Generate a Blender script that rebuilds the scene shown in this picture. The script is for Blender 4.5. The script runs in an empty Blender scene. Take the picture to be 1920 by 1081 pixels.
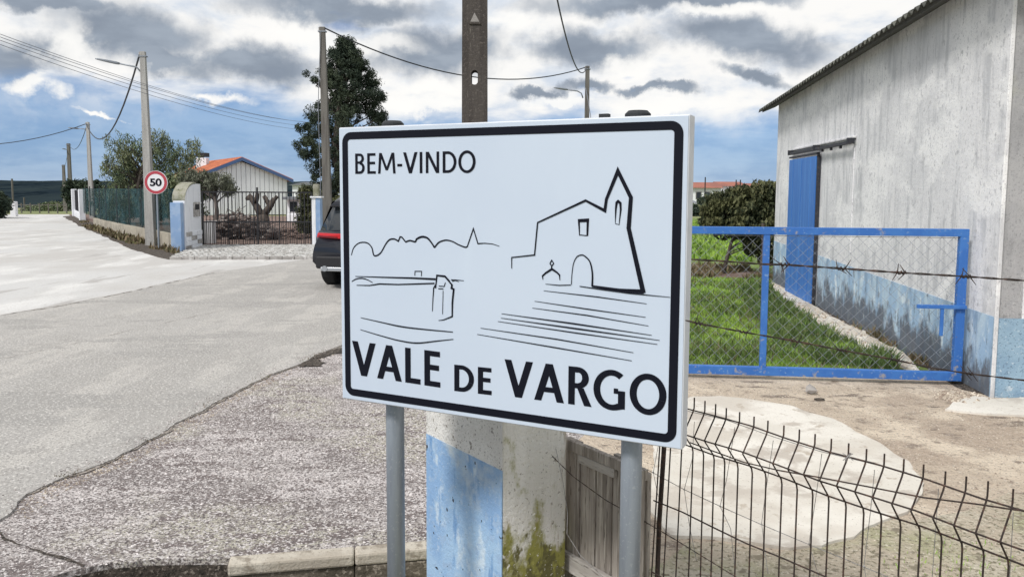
import bpy, bmesh, math, random
import numpy as np
from mathutils import Vector, Matrix, noise
from mathutils.geometry import tessellate_polygon

random.seed(7)
rng = np.random.default_rng(7)
S = bpy.context.scene
COL = S.collection

# ------------------------------------------------------------------ camera
F, CX, CY, HC = 1500.0, 960.0, 488.5, 1.75
cam = bpy.data.cameras.new('camera')
cam.sensor_width = 36; cam.lens = F / 1920 * 36
cam.shift_y = (CY - 540.5) / 1920
cam.clip_start = 0.05; cam.clip_end = 8000
CO = bpy.data.objects.new('camera', cam); COL.objects.link(CO)
CM = Matrix.Translation((0, 0, HC)) @ Matrix.Rotation(math.radians(85), 4, 'X') @ Matrix.Rotation(math.radians(.3), 4, 'Z')
CO.matrix_world = CM
S.camera = CO
R3 = CM.to_3x3(); CP = Vector((0, 0, HC))

def ray(px, py): return R3 @ Vector(((px - CX) / F, (CY - py) / F, -1))
def G(px, py, z=0.0):
    d = ray(px, py); t = (z - HC) / d.z; return CP + d * t
def P(px, py, Y):
    d = ray(px, py); return CP + d * (Y / d.y)

# ------------------------------------------------------------------ view, world, sun
S.view_settings.view_transform = 'Standard'; S.view_settings.look = 'None'
S.view_settings.exposure = 0.0; S.view_settings.gamma = 1; S.view_settings.use_curve_mapping = False
SUN_EL, SUN_AZ = 48, math.degrees(math.atan2(-.68, -.73))
W = bpy.data.worlds.new('World'); S.world = W; W.use_nodes = True
nt = W.node_tree; nt.nodes.clear()
def N(t, **k):
    n = nt.nodes.new(t)
    for a, b in k.items(): setattr(n, a, b)
    return n
def wmath(op, a, b=None, c=None, clamp=False):
    n = N('ShaderNodeMath', operation=op, use_clamp=clamp)
    for i, s in enumerate((a, b, c)):
        if s is None: continue
        if isinstance(s, (int, float)): n.inputs[i].default_value = s
        else: nt.links.new(s, n.inputs[i])
    return n.outputs[0]
def wstep(v, a, b):
    n = N('ShaderNodeMapRange', interpolation_type='SMOOTHSTEP')
    nt.links.new(v, n.inputs[0]); n.inputs[1].default_value = a; n.inputs[2].default_value = b
    return n.outputs[0]
def wmix(fac, a, b):
    n = N('ShaderNodeMix', data_type='RGBA'); 
    if isinstance(fac, (int, float)): n.inputs[0].default_value = fac
    else: nt.links.new(fac, n.inputs[0])
    for i, s in ((6, a), (7, b)):
        if isinstance(s, tuple): n.inputs[i].default_value = (*s, 1)
        else: nt.links.new(s, n.inputs[i])
    return n.outputs[2]
tc = N('ShaderNodeTexCoord'); sep = N('ShaderNodeSeparateXYZ'); nt.links.new(tc.outputs['Generated'], sep.inputs[0])
X, Y, Z = sep.outputs
az = wmath('ARCTAN2', X, Y); el = wmath('ARCSINE', Z)
comb = N('ShaderNodeCombineXYZ'); nt.links.new(az, comb.inputs[0]); nt.links.new(el, comb.inputs[1])
# planar cloud coordinates
zz = wmath('ADD', wmath('MAXIMUM', Z, 0.0), 0.16)
cc = N('ShaderNodeCombineXYZ'); nt.links.new(wmath('DIVIDE', X, zz), cc.inputs[0]); nt.links.new(wmath('DIVIDE', Y, zz), cc.inputs[1])
def wnoise(vec, scale, detail=6, rough=.55, dist=0.0, off=(0, 0, 0)):
    m = N('ShaderNodeMapping'); nt.links.new(vec, m.inputs[0]); m.inputs['Location'].default_value = off
    n = N('ShaderNodeTexNoise'); nt.links.new(m.outputs[0], n.inputs['Vector'])
    n.inputs['Scale'].default_value = scale; n.inputs['Detail'].default_value = detail
    n.inputs['Roughness'].default_value = rough; n.inputs['Distortion'].default_value = dist
    return n.outputs['Fac']
n1 = wnoise(cc.outputs[0], 1.25, 5, .5, .2, (3.1, 1.7, 0))
n2 = wnoise(cc.outputs[0], 3.2, 6, .58, .3, (7.7, 4.1, 0))
mp3 = N('ShaderNodeMapping'); nt.links.new(comb.outputs[0], mp3.inputs[0]); mp3.inputs['Scale'].default_value = (1, 2.1, 1)
n3 = wnoise(mp3.outputs[0], 8.5, 7, .58, .25, (1.3, 2.2, 0))
n2 = wmath('ADD', wmath('MULTIPLY', n2, .35), wmath('MULTIPLY', n3, .65))
# warp for the hand-placed clouds
nw = N('ShaderNodeTexNoise'); nt.links.new(comb.outputs[0], nw.inputs['Vector']); nw.inputs['Scale'].default_value = 13; nw.inputs['Detail'].default_value = 7; nw.inputs['Roughness'].default_value = .6
sub = N('ShaderNodeVectorMath', operation='SUBTRACT'); nt.links.new(nw.outputs['Color'], sub.inputs[0]); sub.inputs[1].default_value = (.5, .5, .5)
scl = N('ShaderNodeVectorMath', operation='MULTIPLY'); nt.links.new(sub.outputs[0], scl.inputs[0]); scl.inputs[1].default_value = (.14, .075, 0)
wv = N('ShaderNodeVectorMath', operation='ADD'); nt.links.new(comb.outputs[0], wv.inputs[0]); nt.links.new(scl.outputs[0], wv.inputs[1])
def cloud(px, py, rx, ry, tilt=0, inner=.35):
    d = ray(px, py).normalized(); a = math.atan2(d.x, d.y); e = math.asin(d.z)
    s = N('ShaderNodeVectorMath', operation='SUBTRACT'); nt.links.new(wv.outputs[0], s.inputs[0]); s.inputs[1].default_value = (a, e, 0)
    r = N('ShaderNodeVectorRotate', rotation_type='Z_AXIS'); nt.links.new(s.outputs[0], r.inputs[0]); r.inputs['Angle'].default_value = math.radians(tilt)
    m = N('ShaderNodeVectorMath', operation='MULTIPLY'); nt.links.new(r.outputs[0], m.inputs[0]); m.inputs[1].default_value = (F / rx, F / ry, 0)
    l = N('ShaderNodeVectorMath', operation='LENGTH'); nt.links.new(m.outputs[0], l.inputs[0])
    n = N('ShaderNodeMapRange', interpolation_type='SMOOTHSTEP'); nt.links.new(l.outputs['Value'], n.inputs[0])
    n.inputs[1].default_value = inner; n.inputs[2].default_value = 1.15; n.inputs[3].default_value = 1; n.inputs[4].default_value = 0
    return n.outputs[0]
def wmax(lst):
    o = lst[0]
    for s in lst[1:]: o = wmath('MAXIMUM', o, s)
    return o
dark = wmax([cloud(45, 125, 95, 48), cloud(235, 60, 150, 60), cloud(470, 120, 150, 45), cloud(300, 100, 120, 30), cloud(640, 12, 230, 34),
             cloud(810, 95, 150, 55), cloud(1100, 85, 140, 42), cloud(1260, -5, 330, 30), cloud(1390, 75, 190, 42, 8), cloud(1430, 143, 90, 16, 8),
             cloud(90, 5, 160, 22), cloud(1090, 160, 80, 16), cloud(1230, 165, 90, 12), cloud(1010, 170, 60, 12)])
white = wmax([cloud(1260, 205, 150, 26), cloud(780, 205, 110, 22), cloud(1190, 120, 70, 26), cloud(960, 40, 60, 30), cloud(560, 55, 80, 18), cloud(1350, 20, 120, 14), cloud(75, 178, 60, 20), cloud(180, 219, 36, 6), cloud(800, 172, 75, 16), cloud(400, 185, 60, 12, 0, .1), cloud(130, 100, 50, 60), cloud(1040, 190, 60, 16), cloud(640, 75, 170, 20)])
inframe = wmath('MULTIPLY', wstep(wmath('ABSOLUTE', az), .75, .55), wmath('MULTIPLY', wstep(el, .42, .28), wstep(Y, -.1, .1)))
# how grey the cloud is
gen_dark = wstep(n1, .46, .60)
dk = wmath('MAXIMUM', wmath('MULTIPLY', dark, 1.0), wmath('MULTIPLY', gen_dark, wmath('SUBTRACT', 1.0, inframe)))
dk = wmath('MULTIPLY', dk, wmath('ADD', .55, wmath('MULTIPLY', n2, .9)), clamp=True)
soft = wstep(n2, .36, .55)
base = wmix(soft, (.66, .73, .83), (.98, .97, .95))
grey = wmix(wstep(n2, .36, .62), (.21, .255, .325), (.37, .425, .50))
ccol = wmix(dk, base, grey)
ccol = wmix(wmath('MULTIPLY', white, .8), ccol, (1.02, 1.01, .98))
# coverage: blue band low down
edge = wmath('ADD', el, wmath('MULTIPLY', wmath('SUBTRACT', n2, .5), .085))
edge = wmath('ADD', edge, wmath('MULTIPLY', wstep(az, -.10, -.35), -.026))
cov = wstep(edge, .066, .106)
cov = wmath('MAXIMUM', cov, wmath('MULTIPLY', white, 1.0))
cov = wmath('MULTIPLY', cov, wmath('SUBTRACT', 1.0, wmath('MULTIPLY', wstep(n1, .36, .30), .55)))
sky = N('ShaderNodeTexSky', sky_type='NISHITA'); sky.sun_disc = False
sky.sun_elevation = math.radians(SUN_EL); sky.sun_rotation = math.radians(SUN_AZ)
sky.air_density = 1.0; sky.dust_density = .0; sky.ozone_density = 3.0
tint = N('ShaderNodeMix', data_type='RGBA', blend_type='MULTIPLY'); tint.inputs[0].default_value = 1
nt.links.new(sky.outputs[0], tint.inputs[6]); tint.inputs[7].default_value = (.74, .80, 1.02, 1)
bsk0 = N('ShaderNodeBackground'); nt.links.new(tint.outputs[2], bsk0.inputs[0]); bsk0.inputs[1].default_value = .10
# veil of far blue-grey cloud low over the whole horizon
bvl = N('ShaderNodeBackground'); nt.links.new(wmix(wstep(n2, .38, .58), (.20, .36, .63), (.34, .50, .74)), bvl.inputs[0]); bvl.inputs[1].default_value = 1.0
bsky = N('ShaderNodeMixShader'); nt.links.new(wmath('MULTIPLY', wstep(el, .22, .02), .72), bsky.inputs[0]); nt.links.new(bsk0.outputs[0], bsky.inputs[1]); nt.links.new(bvl.outputs[0], bsky.inputs[2])
thin = wmath('MULTIPLY', wstep(wnoise(wv.outputs[0], 9, 4, .6, 0, (2, 5, 0)), .45, .75), .45)
bcl = N('ShaderNodeBackground'); nt.links.new(ccol, bcl.inputs[0]); bcl.inputs[1].default_value = 1.0
mixs = N('ShaderNodeMixShader'); nt.links.new(wmath('MAXIMUM', cov, wmath('MULTIPLY', thin, wstep(el, .03, .10))), mixs.inputs[0])
nt.links.new(bsky.outputs[0], mixs.inputs[1]); nt.links.new(bcl.outputs[0], mixs.inputs[2])
wo = N('ShaderNodeOutputWorld'); nt.links.new(mixs.outputs[0], wo.inputs[0])

sl = bpy.data.lights.new('sun', 'SUN'); sl.energy = 3.0; sl.angle = math.radians(12); sl.color = (1, .975, .94)
so = bpy.data.objects.new('sun', sl); COL.objects.link(so)
e, a = math.radians(SUN_EL), math.radians(SUN_AZ)
sd = Vector((math.cos(e) * math.sin(a), math.cos(e) * math.cos(a), math.sin(e)))
so.rotation_euler = sd.to_track_quat('Z', 'Y').to_euler(); so.location = (-20, -15, 30)

# ------------------------------------------------------------------ materials
def mat(name, base, layers=(), rough=.85, bump=None, metal=0.0, spec=.3, alpha=1.0, bump2=None, coat=0.0):
    """layers: (scale, detail, lo, hi, colour, stretch(x,y,z), [zlo,zhi]) mixed over base by world-space noise"""
    m = bpy.data.materials.new(name); m.use_nodes = True; t = m.node_tree; L = t.links
    b = t.nodes['Principled BSDF']
    b.inputs['Roughness'].default_value = rough; b.inputs['Metallic'].default_value = metal
    b.inputs['Specular IOR Level'].default_value = spec; b.inputs['Coat Weight'].default_value = coat
    b.inputs['Alpha'].default_value = alpha
    geo = t.nodes.new('ShaderNodeNewGeometry')
    cur = None
    def nz(scale, detail, st, off=0.0, rg=.6):
        mp = t.nodes.new('ShaderNodeMapping'); mp.inputs['Scale'].default_value = st; mp.inputs['Location'].default_value = (off, off * 1.7, off * .6)
        L.new(geo.outputs['Position'], mp.inputs[0])
        n = t.nodes.new('ShaderNodeTexNoise'); L.new(mp.outputs[0], n.inputs['Vector'])
        n.inputs['Scale'].default_value = scale; n.inputs['Detail'].default_value = detail; n.inputs['Roughness'].default_value = rg
        return n.outputs['Fac']
    b.inputs['Base Color'].default_value = (*base, 1)
    for i, l in enumerate(layers):
        scale, detail, lo, hi, c = l[:5]; st = l[5] if len(l) > 5 else (1, 1, 1)
        f = nz(scale, detail, st, 3.3 * i + len(name))
        if len(l) > 6:   # world height window added into the noise value
            z0, z1, amt = l[6]
            sx = t.nodes.new('ShaderNodeSeparateXYZ'); L.new(geo.outputs['Position'], sx.inputs[0])
            mr = t.nodes.new('ShaderNodeMapRange'); L.new(sx.outputs[2], mr.inputs[0])
            mr.inputs[1].default_value = z0; mr.inputs[2].default_value = z1; mr.inputs[3].default_value = amt; mr.inputs[4].default_value = 0
            ad = t.nodes.new('ShaderNodeMath'); ad.operation = 'ADD'; L.new(f, ad.inputs[0]); L.new(mr.outputs[0], ad.inputs[1]); f = ad.outputs[0]
        r = t.nodes.new('ShaderNodeMapRange'); r.interpolation_type = 'SMOOTHSTEP'; L.new(f, r.inputs[0])
        r.inputs[1].default_value = lo; r.inputs[2].default_value = hi
        if len(l) > 7: r.inputs[4].default_value = l[7]
        mx = t.nodes.new('ShaderNodeMix'); mx.data_type = 'RGBA'; L.new(r.outputs[0], mx.inputs[0])
        if cur is None: mx.inputs[6].default_value = (*base, 1)
        else: L.new(cur, mx.inputs[6])
        mx.inputs[7].default_value = (*c, 1); cur = mx.outputs[2]
    if cur is not None: L.new(cur, b.inputs['Base Color'])
    if bump:
        scale, strength, dist = bump[:3]
        h = nz(scale, 6, bump[3] if len(bump) > 3 else (1, 1, 1), 1.1, .65)
        if bump2:
            h2 = nz(bump2[0], 3, (1, 1, 1), 5.5); mu = t.nodes.new('ShaderNodeMath'); mu.operation = 'MULTIPLY_ADD'
            L.new(h2, mu.inputs[0]); mu.inputs[1].default_value = bump2[1]; L.new(h, mu.inputs[2]); h = mu.outputs[0]
        bn = t.nodes.new('ShaderNodeBump'); bn.inputs['Strength'].default_value = strength; bn.inputs['Distance'].default_value = dist
        L.new(h, bn.inputs['Height']); L.new(bn.outputs[0], b.inputs['Normal'])
    return m

M = {}
M['asphalt'] = mat('asphalt', (.43, .41, .385), [(.35, 5, .44, .58, (.385, .367, .343)), (.9, 4, .50, .60, (.49, .465, .43), (2, .5, 1)), (3.5, 5, .56, .64, (.38, .36, .335)), (.5, 6, .56, .60, (.35, .335, .315), (1, 2.5, 1)), (60, 3, .50, .60, (.28, .265, .25)), (50, 2, .56, .64, (.60, .575, .54))], .92, (60, .7, .010), bump2=(9, .4))
M['concrete_road'] = mat('concrete_road', (.57, .56, .545), [(.3, 5, .4, .62, (.50, .48, .455)), (1.2, 4, .5, .7, (.68, .665, .64), (1, .3, 1)), (40, 3, .58, .66, (.40, .38, .36)), (2.2, 6, .60, .66, (.42, .40, .38), (1, .15, 1))], .9, (40, .35, .008))
M['verge'] = mat('gravel_verge', (.48, .435, .415), [(1.0, 6, .47, .55, (.30, .262, .25), (1, 1.8, 1)), (1.7, 5, .49, .57, (.68, .62, .60), (1, 1.6, 1)), (.7, 4, .50, .60, (.52, .485, .40)), (4, 5, .54, .61, (.22, .18, .17), (1, 2, 1)), (26, 4, .54, .62, (.26, .225, .21)), (70, 3, .49, .56, (.17, .145, .14)), (64, 3, .53, .60, (.76, .71, .69))], .95, (60, 1, .022), bump2=(14, .8))
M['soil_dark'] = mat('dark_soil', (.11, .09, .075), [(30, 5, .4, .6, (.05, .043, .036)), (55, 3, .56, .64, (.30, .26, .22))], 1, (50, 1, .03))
M['edge_soil'] = mat('edge_soil', (.31, .27, .235), [(7, 5, .42, .58, (.15, .13, .11)), (60, 3, .52, .60, (.50, .45, .41))], 1, (50, 1, .02))
M['dirt'] = mat('yard_dirt', (.60, .50, .39), [(.8, 5, .42, .6, (.48, .385, .30)), (1.6, 5, .50, .62, (.72, .61, .48)), (6, 5, .55, .66, (.33, .265, .21)), (2.6, 6, .60, .66, (.25, .20, .16), (1, 2.4, 1)), (55, 3, .58, .66, (.22, .18, .15)), (70, 2, .60, .68, (.72, .64, .54))], .97, (32, 1, .03), bump2=(5, 1.4))
M['dirt_green'] = mat('mossy_dirt', (.55, .47, .365), [(1.3, 5, .50, .62, (.45, .43, .27)), (2.6, 5, .50, .62, (.60, .54, .43)), (35, 4, .52, .62, (.25, .22, .15)), (70, 2, .58, .66, (.72, .66, .54)), (12, 4, .58, .66, (.30, .26, .19))], .97, (40, 1, .03), bump2=(6, 1.2))
M['slab'] = mat('pale_slab_concrete', (.64, .60, .53), [(1.4, 5, .42, .62, (.74, .70, .63)), (3, 6, .50, .60, (.50, .45, .39)), (.8, 4, .50, .60, (.58, .53, .46)), (60, 3, .62, .70, (.40, .35, .30)), (9, 6, .60, .68, (.47, .41, .34))], .92, (45, .5, .010), bump2=(6, 1))
M['grass_soil'] = mat('lawn_soil', (.17, .23, .07), [(1.2, 5, .42, .6, (.22, .30, .08)), (3, 5, .58, .68, (.13, .11, .065)), (40, 4, .5, .6, (.10, .14, .04))], 1, (40, 1, .03))
M['meadow'] = mat('meadow_ground', (.20, .235, .10), [(.02, 5, .42, .58, (.30, .29, .15)), (.08, 5, .54, .64, (.14, .19, .07)), (6, 4, .5, .65, (.15, .17, .07))], 1, (8, .5, .05))
M['hill'] = mat('wooded_hill', (.018, .028, .036), [(.02, 6, .42, .6, (.030, .042, .045)), (.09, 6, .5, .62, (.011, .018, .024))], 1, spec=0)
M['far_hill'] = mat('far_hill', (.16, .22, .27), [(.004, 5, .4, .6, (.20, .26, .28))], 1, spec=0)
M['yard_soil'] = mat('red_yard_soil', (.24, .17, .145), [(1.1, 5, .42, .6, (.17, .12, .10)), (5, 5, .55, .65, (.33, .25, .21))], 1, (14, .8, .05))
M['blade'] = mat('grass_blade', (.20, .34, .06), [(1.6, 4, .44, .56, (.31, .47, .08)), (3.1, 4, .54, .62, (.10, .17, .04)), (7, 4, .59, .67, (.27, .26, .12)), (90, 2, .58, .66, (.34, .38, .15))], .85, spec=.1)
M['weed'] = mat('weed_blade', (.095, .15, .05), [(7, 4, .45, .6, (.15, .21, .065)), (20, 2, .6, .68, (.30, .27, .15))], .85, spec=.2)
M['dry_blade'] = mat('dry_weed', (.22, .17, .11), [(7, 4, .45, .6, (.12, .10, .06)), (14, 2, .55, .65, (.15, .18, .07))], .9, spec=.1)
ST = (3.0, 3.0, .40)
M['plaster'] = mat('weathered_white_plaster', (.76, .755, .76), [
    (.9, 5, .44, .62, (.66, .66, .67), (1, 1, .7)), (2.2, 7, .48, .64, (.54, .545, .56), ST), (5.0, 7, .56, .72, (.47, .475, .49), (2.2, 2.2, .35)), (1.0, 5, .48, .60, (.84, .835, .83), (1, 1, 1.6)),
    (7, 7, .56, .66, (.74, .74, .75), (2.0, 2.0, .22)), (14, 5, .58, .68, (.50, .50, .51), (1.4, 1.4, .9)), (30, 4, .58, .66, (.60, .60, .61)), (70, 2, .62, .70, (.46, .46, .47))], .92, (26, .5, .014), bump2=(3, 1.0))
M['roughcast'] = mat('roughcast_plaster', (.82, .81, .82), [(2, 5, .42, .62, (.74, .735, .75)), (50, 3, .56, .64, (.48, .475, .485)), (44, 3, .56, .64, (.90, .89, .89)), (1.2, 4, .6, .7, (.78, .79, .64))], .95, (48, .5, .009))
M['dado'] = mat('faded_blue_paint', (.34, .49, .66), [
    (2.2, 6, .42, .62, (.48, .61, .71), (2, 2, .5)), (7, 5, .54, .66, (.66, .75, .80), (1, 1, .6)), (2.6, 6, .52, .66, (.26, .37, .50), (2.4, 2.4, .5)),
    (2.6, 6, .62, .80, (.085, .09, .105), (1.3, 1.3, .85), (.05, .62, .42), .85), (9, 6, .60, .68, (.12, .13, .15), (1.5, 1.5, .8), (.05, .6, .16), .7), (30, 3, .68, .74, (.60, .66, .70))], .9, (26, .4, .012), bump2=(3, .8))
M['dado_rough'] = mat('blue_roughcast', (.24, .36, .48), [(3, 5, .42, .62, (.30, .43, .54)), (60, 3, .57, .66, (.14, .21, .29)), (44, 3, .60, .68, (.46, .56, .63)), (6, 5, .62, .70, (.60, .66, .70))], .95, (50, .6, .010))
M['pillar_white'] = mat('speckled_whitewash', (.78, .765, .735), [(3, 5, .45, .62, (.70, .68, .65)), (50, 4, .61, .65, (.33, .31, .28)), (110, 3, .61, .67, (.28, .26, .24)), (9, 5, .62, .68, (.52, .48, .43))], .95, (60, .9, .010))
M['pillar_blue'] = mat('blue_limewash', (.26, .42, .66), [(4, 5, .42, .62, (.36, .53, .73)), (12, 7, .52, .66, (.56, .67, .77), (1, 1, .7)), (5, 4, .56, .66, (.19, .34, .58), (2.2, 2.2, .6)), (90, 3, .64, .69, (.50, .60, .70)), (25, 5, .55, .64, (.33, .47, .66)), (3, 5, .56, .70, (.52, .60, .66), (1,1,1), (.0, .6, .12)), (30, 2, .70, .73, (.03, .035, .05))], .95, (70, .6, .008))
M['pillar_side'] = mat('streaked_whitewash', (.76, .74, .69), [(3, 5, .42, .62, (.84, .82, .78), (4, 4, .3)), (8, 6, .56, .66, (.52, .46, .39), (3, 3, .3)), (80, 3, .62, .68, (.40, .37, .33)), (7, 6, .60, .76, (.30, .29, .08), (1.5, 1.5, 1), (.26, .60, .40)), (16, 6, .68, .80, (.15, .14, .055), (1.5, 1.5, 1), (.26, .60, .34)), (60, 3, .62, .70, (.86, .84, .80))], .95, (60, .8, .010))
M['old_wood'] = mat('weathered_wood', (.36, .32, .285), [(6, 6, .42, .60, (.23, .20, .175), (5, 5, .4)), (18, 5, .50, .64, (.47, .43, .38), (5, 5, .25)), (40, 3, .60, .70, (.09, .078, .068), (3, 3, .3))], .9, (30, .6, .008, (4, 4, .3)))
M['old_wood_pale'] = mat('pale_weathered_wood', (.55, .52, .48), [(6, 6, .42, .60, (.42, .39, .36), (.5, .5, 4)), (30, 5, .55, .66, (.22, .20, .18), (.5, .5, 3))], .9, (30, .6, .006, (.5, .5, 4)))
M['kerb'] = mat('kerb_concrete', (.56, .51, .43), [(5, 5, .42, .58, (.45, .40, .33)), (9, 5, .54, .64, (.30, .26, .21)), (60, 3, .58, .66, (.36, .31, .25))], .92, (60, .8, .010))
M['shaded_footing'] = mat('damp_stone', (.17, .145, .115), [(7, 5, .45, .6, (.10, .085, .065)), (45, 3, .56, .64, (.32, .28, .23))], .95, (40, .9, .015))  # shade on the kerb's front put into a darker stone colour
M['blue_paint'] = mat('blue_gate_paint', (.038, .145, .45), [(5, 5, .45, .62, (.05, .175, .49)), (30, 4, .60, .68, (.16, .28, .50)), (9, 5, .60, .68, (.04, .145, .43)), (40, 4, .71, .75, (.20, .14, .11)), (14, 4, .62, .74, (.30, .29, .30), (1, 1, 1), (.02, .14, .12))], .5, (60, .15, .003), spec=.4)
M['door_paint'] = mat('blue_door_paint', (.045, .17, .50), [(3, 5, .45, .62, (.065, .21, .55), (3, 3, .3)), (40, 4, .66, .72, (.15, .26, .46))], .55, (40, .15, .003), spec=.4)
M['dark_steel'] = mat('dark_painted_steel', (.035, .037, .045), [(20, 4, .5, .65, (.07, .06, .06))], .6)
M['rusty_wire'] = mat('rusty_wire', (.045, .034, .030), [(60, 3, .5, .65, (.10, .06, .045))], .75, metal=.2)
M['galv_wire'] = mat('galvanised_wire', (.32, .31, .30), [(60, 3, .5, .65, (.17, .15, .14))], .6, metal=.4)
M['mesh_wire'] = mat('chain_link_wire', (.30, .33, .38), [(40, 3, .5, .65, (.20, .21, .23))], .6, metal=.2)
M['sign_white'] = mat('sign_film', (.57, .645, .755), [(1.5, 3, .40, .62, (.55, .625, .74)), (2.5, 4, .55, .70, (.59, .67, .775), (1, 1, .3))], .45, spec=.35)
M['sign_rim'] = mat('sign_rim', (.66, .68, .72), [(6, 4, .5, .66, (.58, .60, .64))], .5, (80, .1, .002))
M['sign_black'] = mat('sign_black_print', (.006, .007, .014), rough=.6, spec=.15)
M['galv_post'] = mat('galvanised_post', (.30, .335, .38), [(8, 4, .42, .62, (.26, .29, .335), (4, 4, .4)), (90, 3, .58, .68, (.36, .39, .43))], .5, (60, .12, .003), metal=.35)
M['cap'] = mat('black_cap', (.03, .032, .035), rough=.6)
M['pole_conc'] = mat('pole_concrete', (.40, .39, .37), [(3, 5, .42, .62, (.32, .31, .295), (3, 3, .3)), (40, 3, .58, .66, (.24, .23, .22))], .9, (40, .4, .01))
M['pole_dark'] = mat('old_dark_pole_concrete', (.080, .070, .063), [(4, 5, .42, .62, (.058, .050, .046), (4, 4, .4)), (40, 3, .55, .64, (.115, .10, .09)), (14, 4, .62, .70, (.19, .175, .15), (4, 4, .5))], .9, (40, .6, .01))
M['pole_brown'] = mat('brown_pole_concrete', (.17, .16, .145), [(3, 5, .42, .62, (.12, .11, .10), (3, 3, .3))], .9)
M['cable'] = mat('cable', (.05, .055, .065), rough=.6)
M['cable_light'] = mat('bare_conductor', (.20, .21, .235), rough=.6)
M['lamp_grey'] = mat('lamp_grey', (.28, .30, .33), rough=.5, metal=.4)
M['white_wall'] = mat('white_house_wall', (.88, .89, .92), [(1, 4, .45, .65, (.84, .85, .88), (2, 2, .4))], .85)
M['groove'] = mat('wall_groove', (.56, .57, .60), rough=.9)
M['blue_wall'] = mat('light_blue_wall', (.24, .36, .56), [(3, 4, .45, .62, (.32, .43, .60))], .85)
M['pier_white'] = mat('pier_whitewash', (.82, .83, .86), [(2.5, 5, .50, .66, (.72, .73, .76), (2, 2, .5))], .9, (20, .3, .01))
M['pier_cap'] = mat('pier_mossy_cap', (.34, .33, .27), [(5, 5, .45, .6, (.22, .22, .15))], .95, (20, .5, .02))
M['stone_grey'] = mat('stone_grey', (.42, .40, .38), [(3, 4, .45, .6, (.30, .28, .265)), (7, 3, .55, .65, (.55, .53, .51))], .92, (15, .5, .02))
M['cobble'] = mat('cobble_stone', (.60, .59, .565), [(7, 2, .45, .55, (.42, .40, .37)), (9, 2, .56, .62, (.74, .73, .71)), (8, 2, .60, .66, (.26, .25, .24))], .85, (30, .3, .01))
M['tile'] = mat('terracotta_tile', (.50, .165, .085), [(2, 4, .45, .6, (.40, .13, .075)), (4, 4, .56, .66, (.58, .25, .14))], .85)
M['tile_far'] = mat('terracotta_roof', (.36, .14, .10), [(.4, 4, .45, .6, (.28, .12, .095))], .9)
M['slate_trim'] = mat('blue_grey_trim', (.09, .15, .30), rough=.7)
M['grey_roof'] = mat('grey_roof', (.20, .21, .23), rough=.85)
M['fib_cement'] = mat('lichened_fibre_cement', (.085, .085, .075), [(3, 5, .45, .6, (.14, .14, .12)), (25, 4, .56, .66, (.045, .048, .038))], .95, (30, .6, .01))
M['soffit'] = mat('soffit_board', (.10, .098, .09), rough=.95)
M['net'] = mat('green_shade_net', (.010, .036, .036), [(1.3, 4, .42, .6, (.03, .09, .105)), (5, 4, .5, .65, (.008, .028, .028))], .9, alpha=.42)
M['low_wall'] = mat('low_wall_render', (.40, .36, .29), [(1.4, 5, .42, .6, (.30, .27, .22)), (5, 5, .55, .66, (.48, .44, .37))], .92, (20, .4, .01))
M['leaf_pine'] = mat('pine_needles', (.040, .056, .040), [(.9, 3, .42, .58, (.062, .078, .048)), (3, 3, .55, .65, (.026, .038, .032)), (14, 2, .62, .68, (.11, .125, .08))], .85, spec=.15)
M['leaf_willow'] = mat('willow_leaves', (.13, .17, .09), [(.8, 3, .44, .56, (.20, .22, .12)), (2.5, 3, .52, .60, (.06, .085, .055)), (12, 2, .58, .64, (.24, .26, .16))], .8, spec=.2)
M['leaf_olive'] = mat('olive_leaves', (.16, .17, .12), [(1.2, 3, .42, .58, (.22, .23, .17)), (4, 3, .52, .62, (.10, .11, .08))], .8, spec=.2)
M['leaf_dark'] = mat('dark_bush_leaves', (.055, .068, .035), [(1.5, 3, .42, .58, (.10, .105, .045)), (5, 3, .52, .62, (.03, .04, .022)), (22, 2, .57, .64, (.21, .20, .10))], .75, spec=.3)
M['leaf_far'] = mat('far_leaves', (.040, .056, .042), [(.7, 3, .42, .58, (.07, .09, .06))], .9, spec=.1)
M['bark'] = mat('bark', (.075, .060, .052), [(6, 5, .42, .6, (.12, .10, .085), (2, 2, .4))], .95, (20, .7, .02))
M['bark_grey'] = mat('grey_bark', (.15, .125, .115), [(6, 5, .42, .6, (.09, .075, .068), (2, 2, .4))], .95, (20, .7, .02))
M['rubble'] = mat('rubble', (.17, .135, .12), [(3, 3, .42, .58, (.095, .075, .07)), (5, 3, .56, .62, (.34, .31, .29))], .95)
M['red'] = mat('sign_red', (.42, .06, .08), rough=.45)
M['sign_plate'] = mat('speed_sign_white', (.74, .74, .75), rough=.45)
M['car'] = mat('black_car_paint', (.010, .011, .017), rough=.3, spec=.35, coat=.35)
M['car_plastic'] = mat('black_plastic', (.022, .022, .025), rough=.6)
M['glass'] = mat('dark_glass', (.02, .025, .03), rough=.06, spec=.8)
M['tyre'] = mat('tyre_rubber', (.02, .02, .021), rough=.85)
M['rim'] = mat('alloy', (.45, .46, .48), rough=.3, metal=.9)
M['tail'] = mat('tail_light_lens', (.50, .012, .022), rough=.15, spec=.6)
M['tail_dark'] = mat('tail_light_smoked', (.14, .006, .01), rough=.15, spec=.6)
M['chrome'] = mat('silver_trim', (.50, .52, .55), rough=.3, metal=.8)
M['plate'] = mat('number_plate_white', (.7, .7, .7), rough=.5)
M['window_dark'] = mat('window_dark', (.03, .035, .045), rough=.15, spec=.6)
M['iron'] = mat('black_iron', (.028, .028, .032), rough=.6)
M['conc_box'] = mat('meter_box', (.62, .62, .63), rough=.8)

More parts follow.
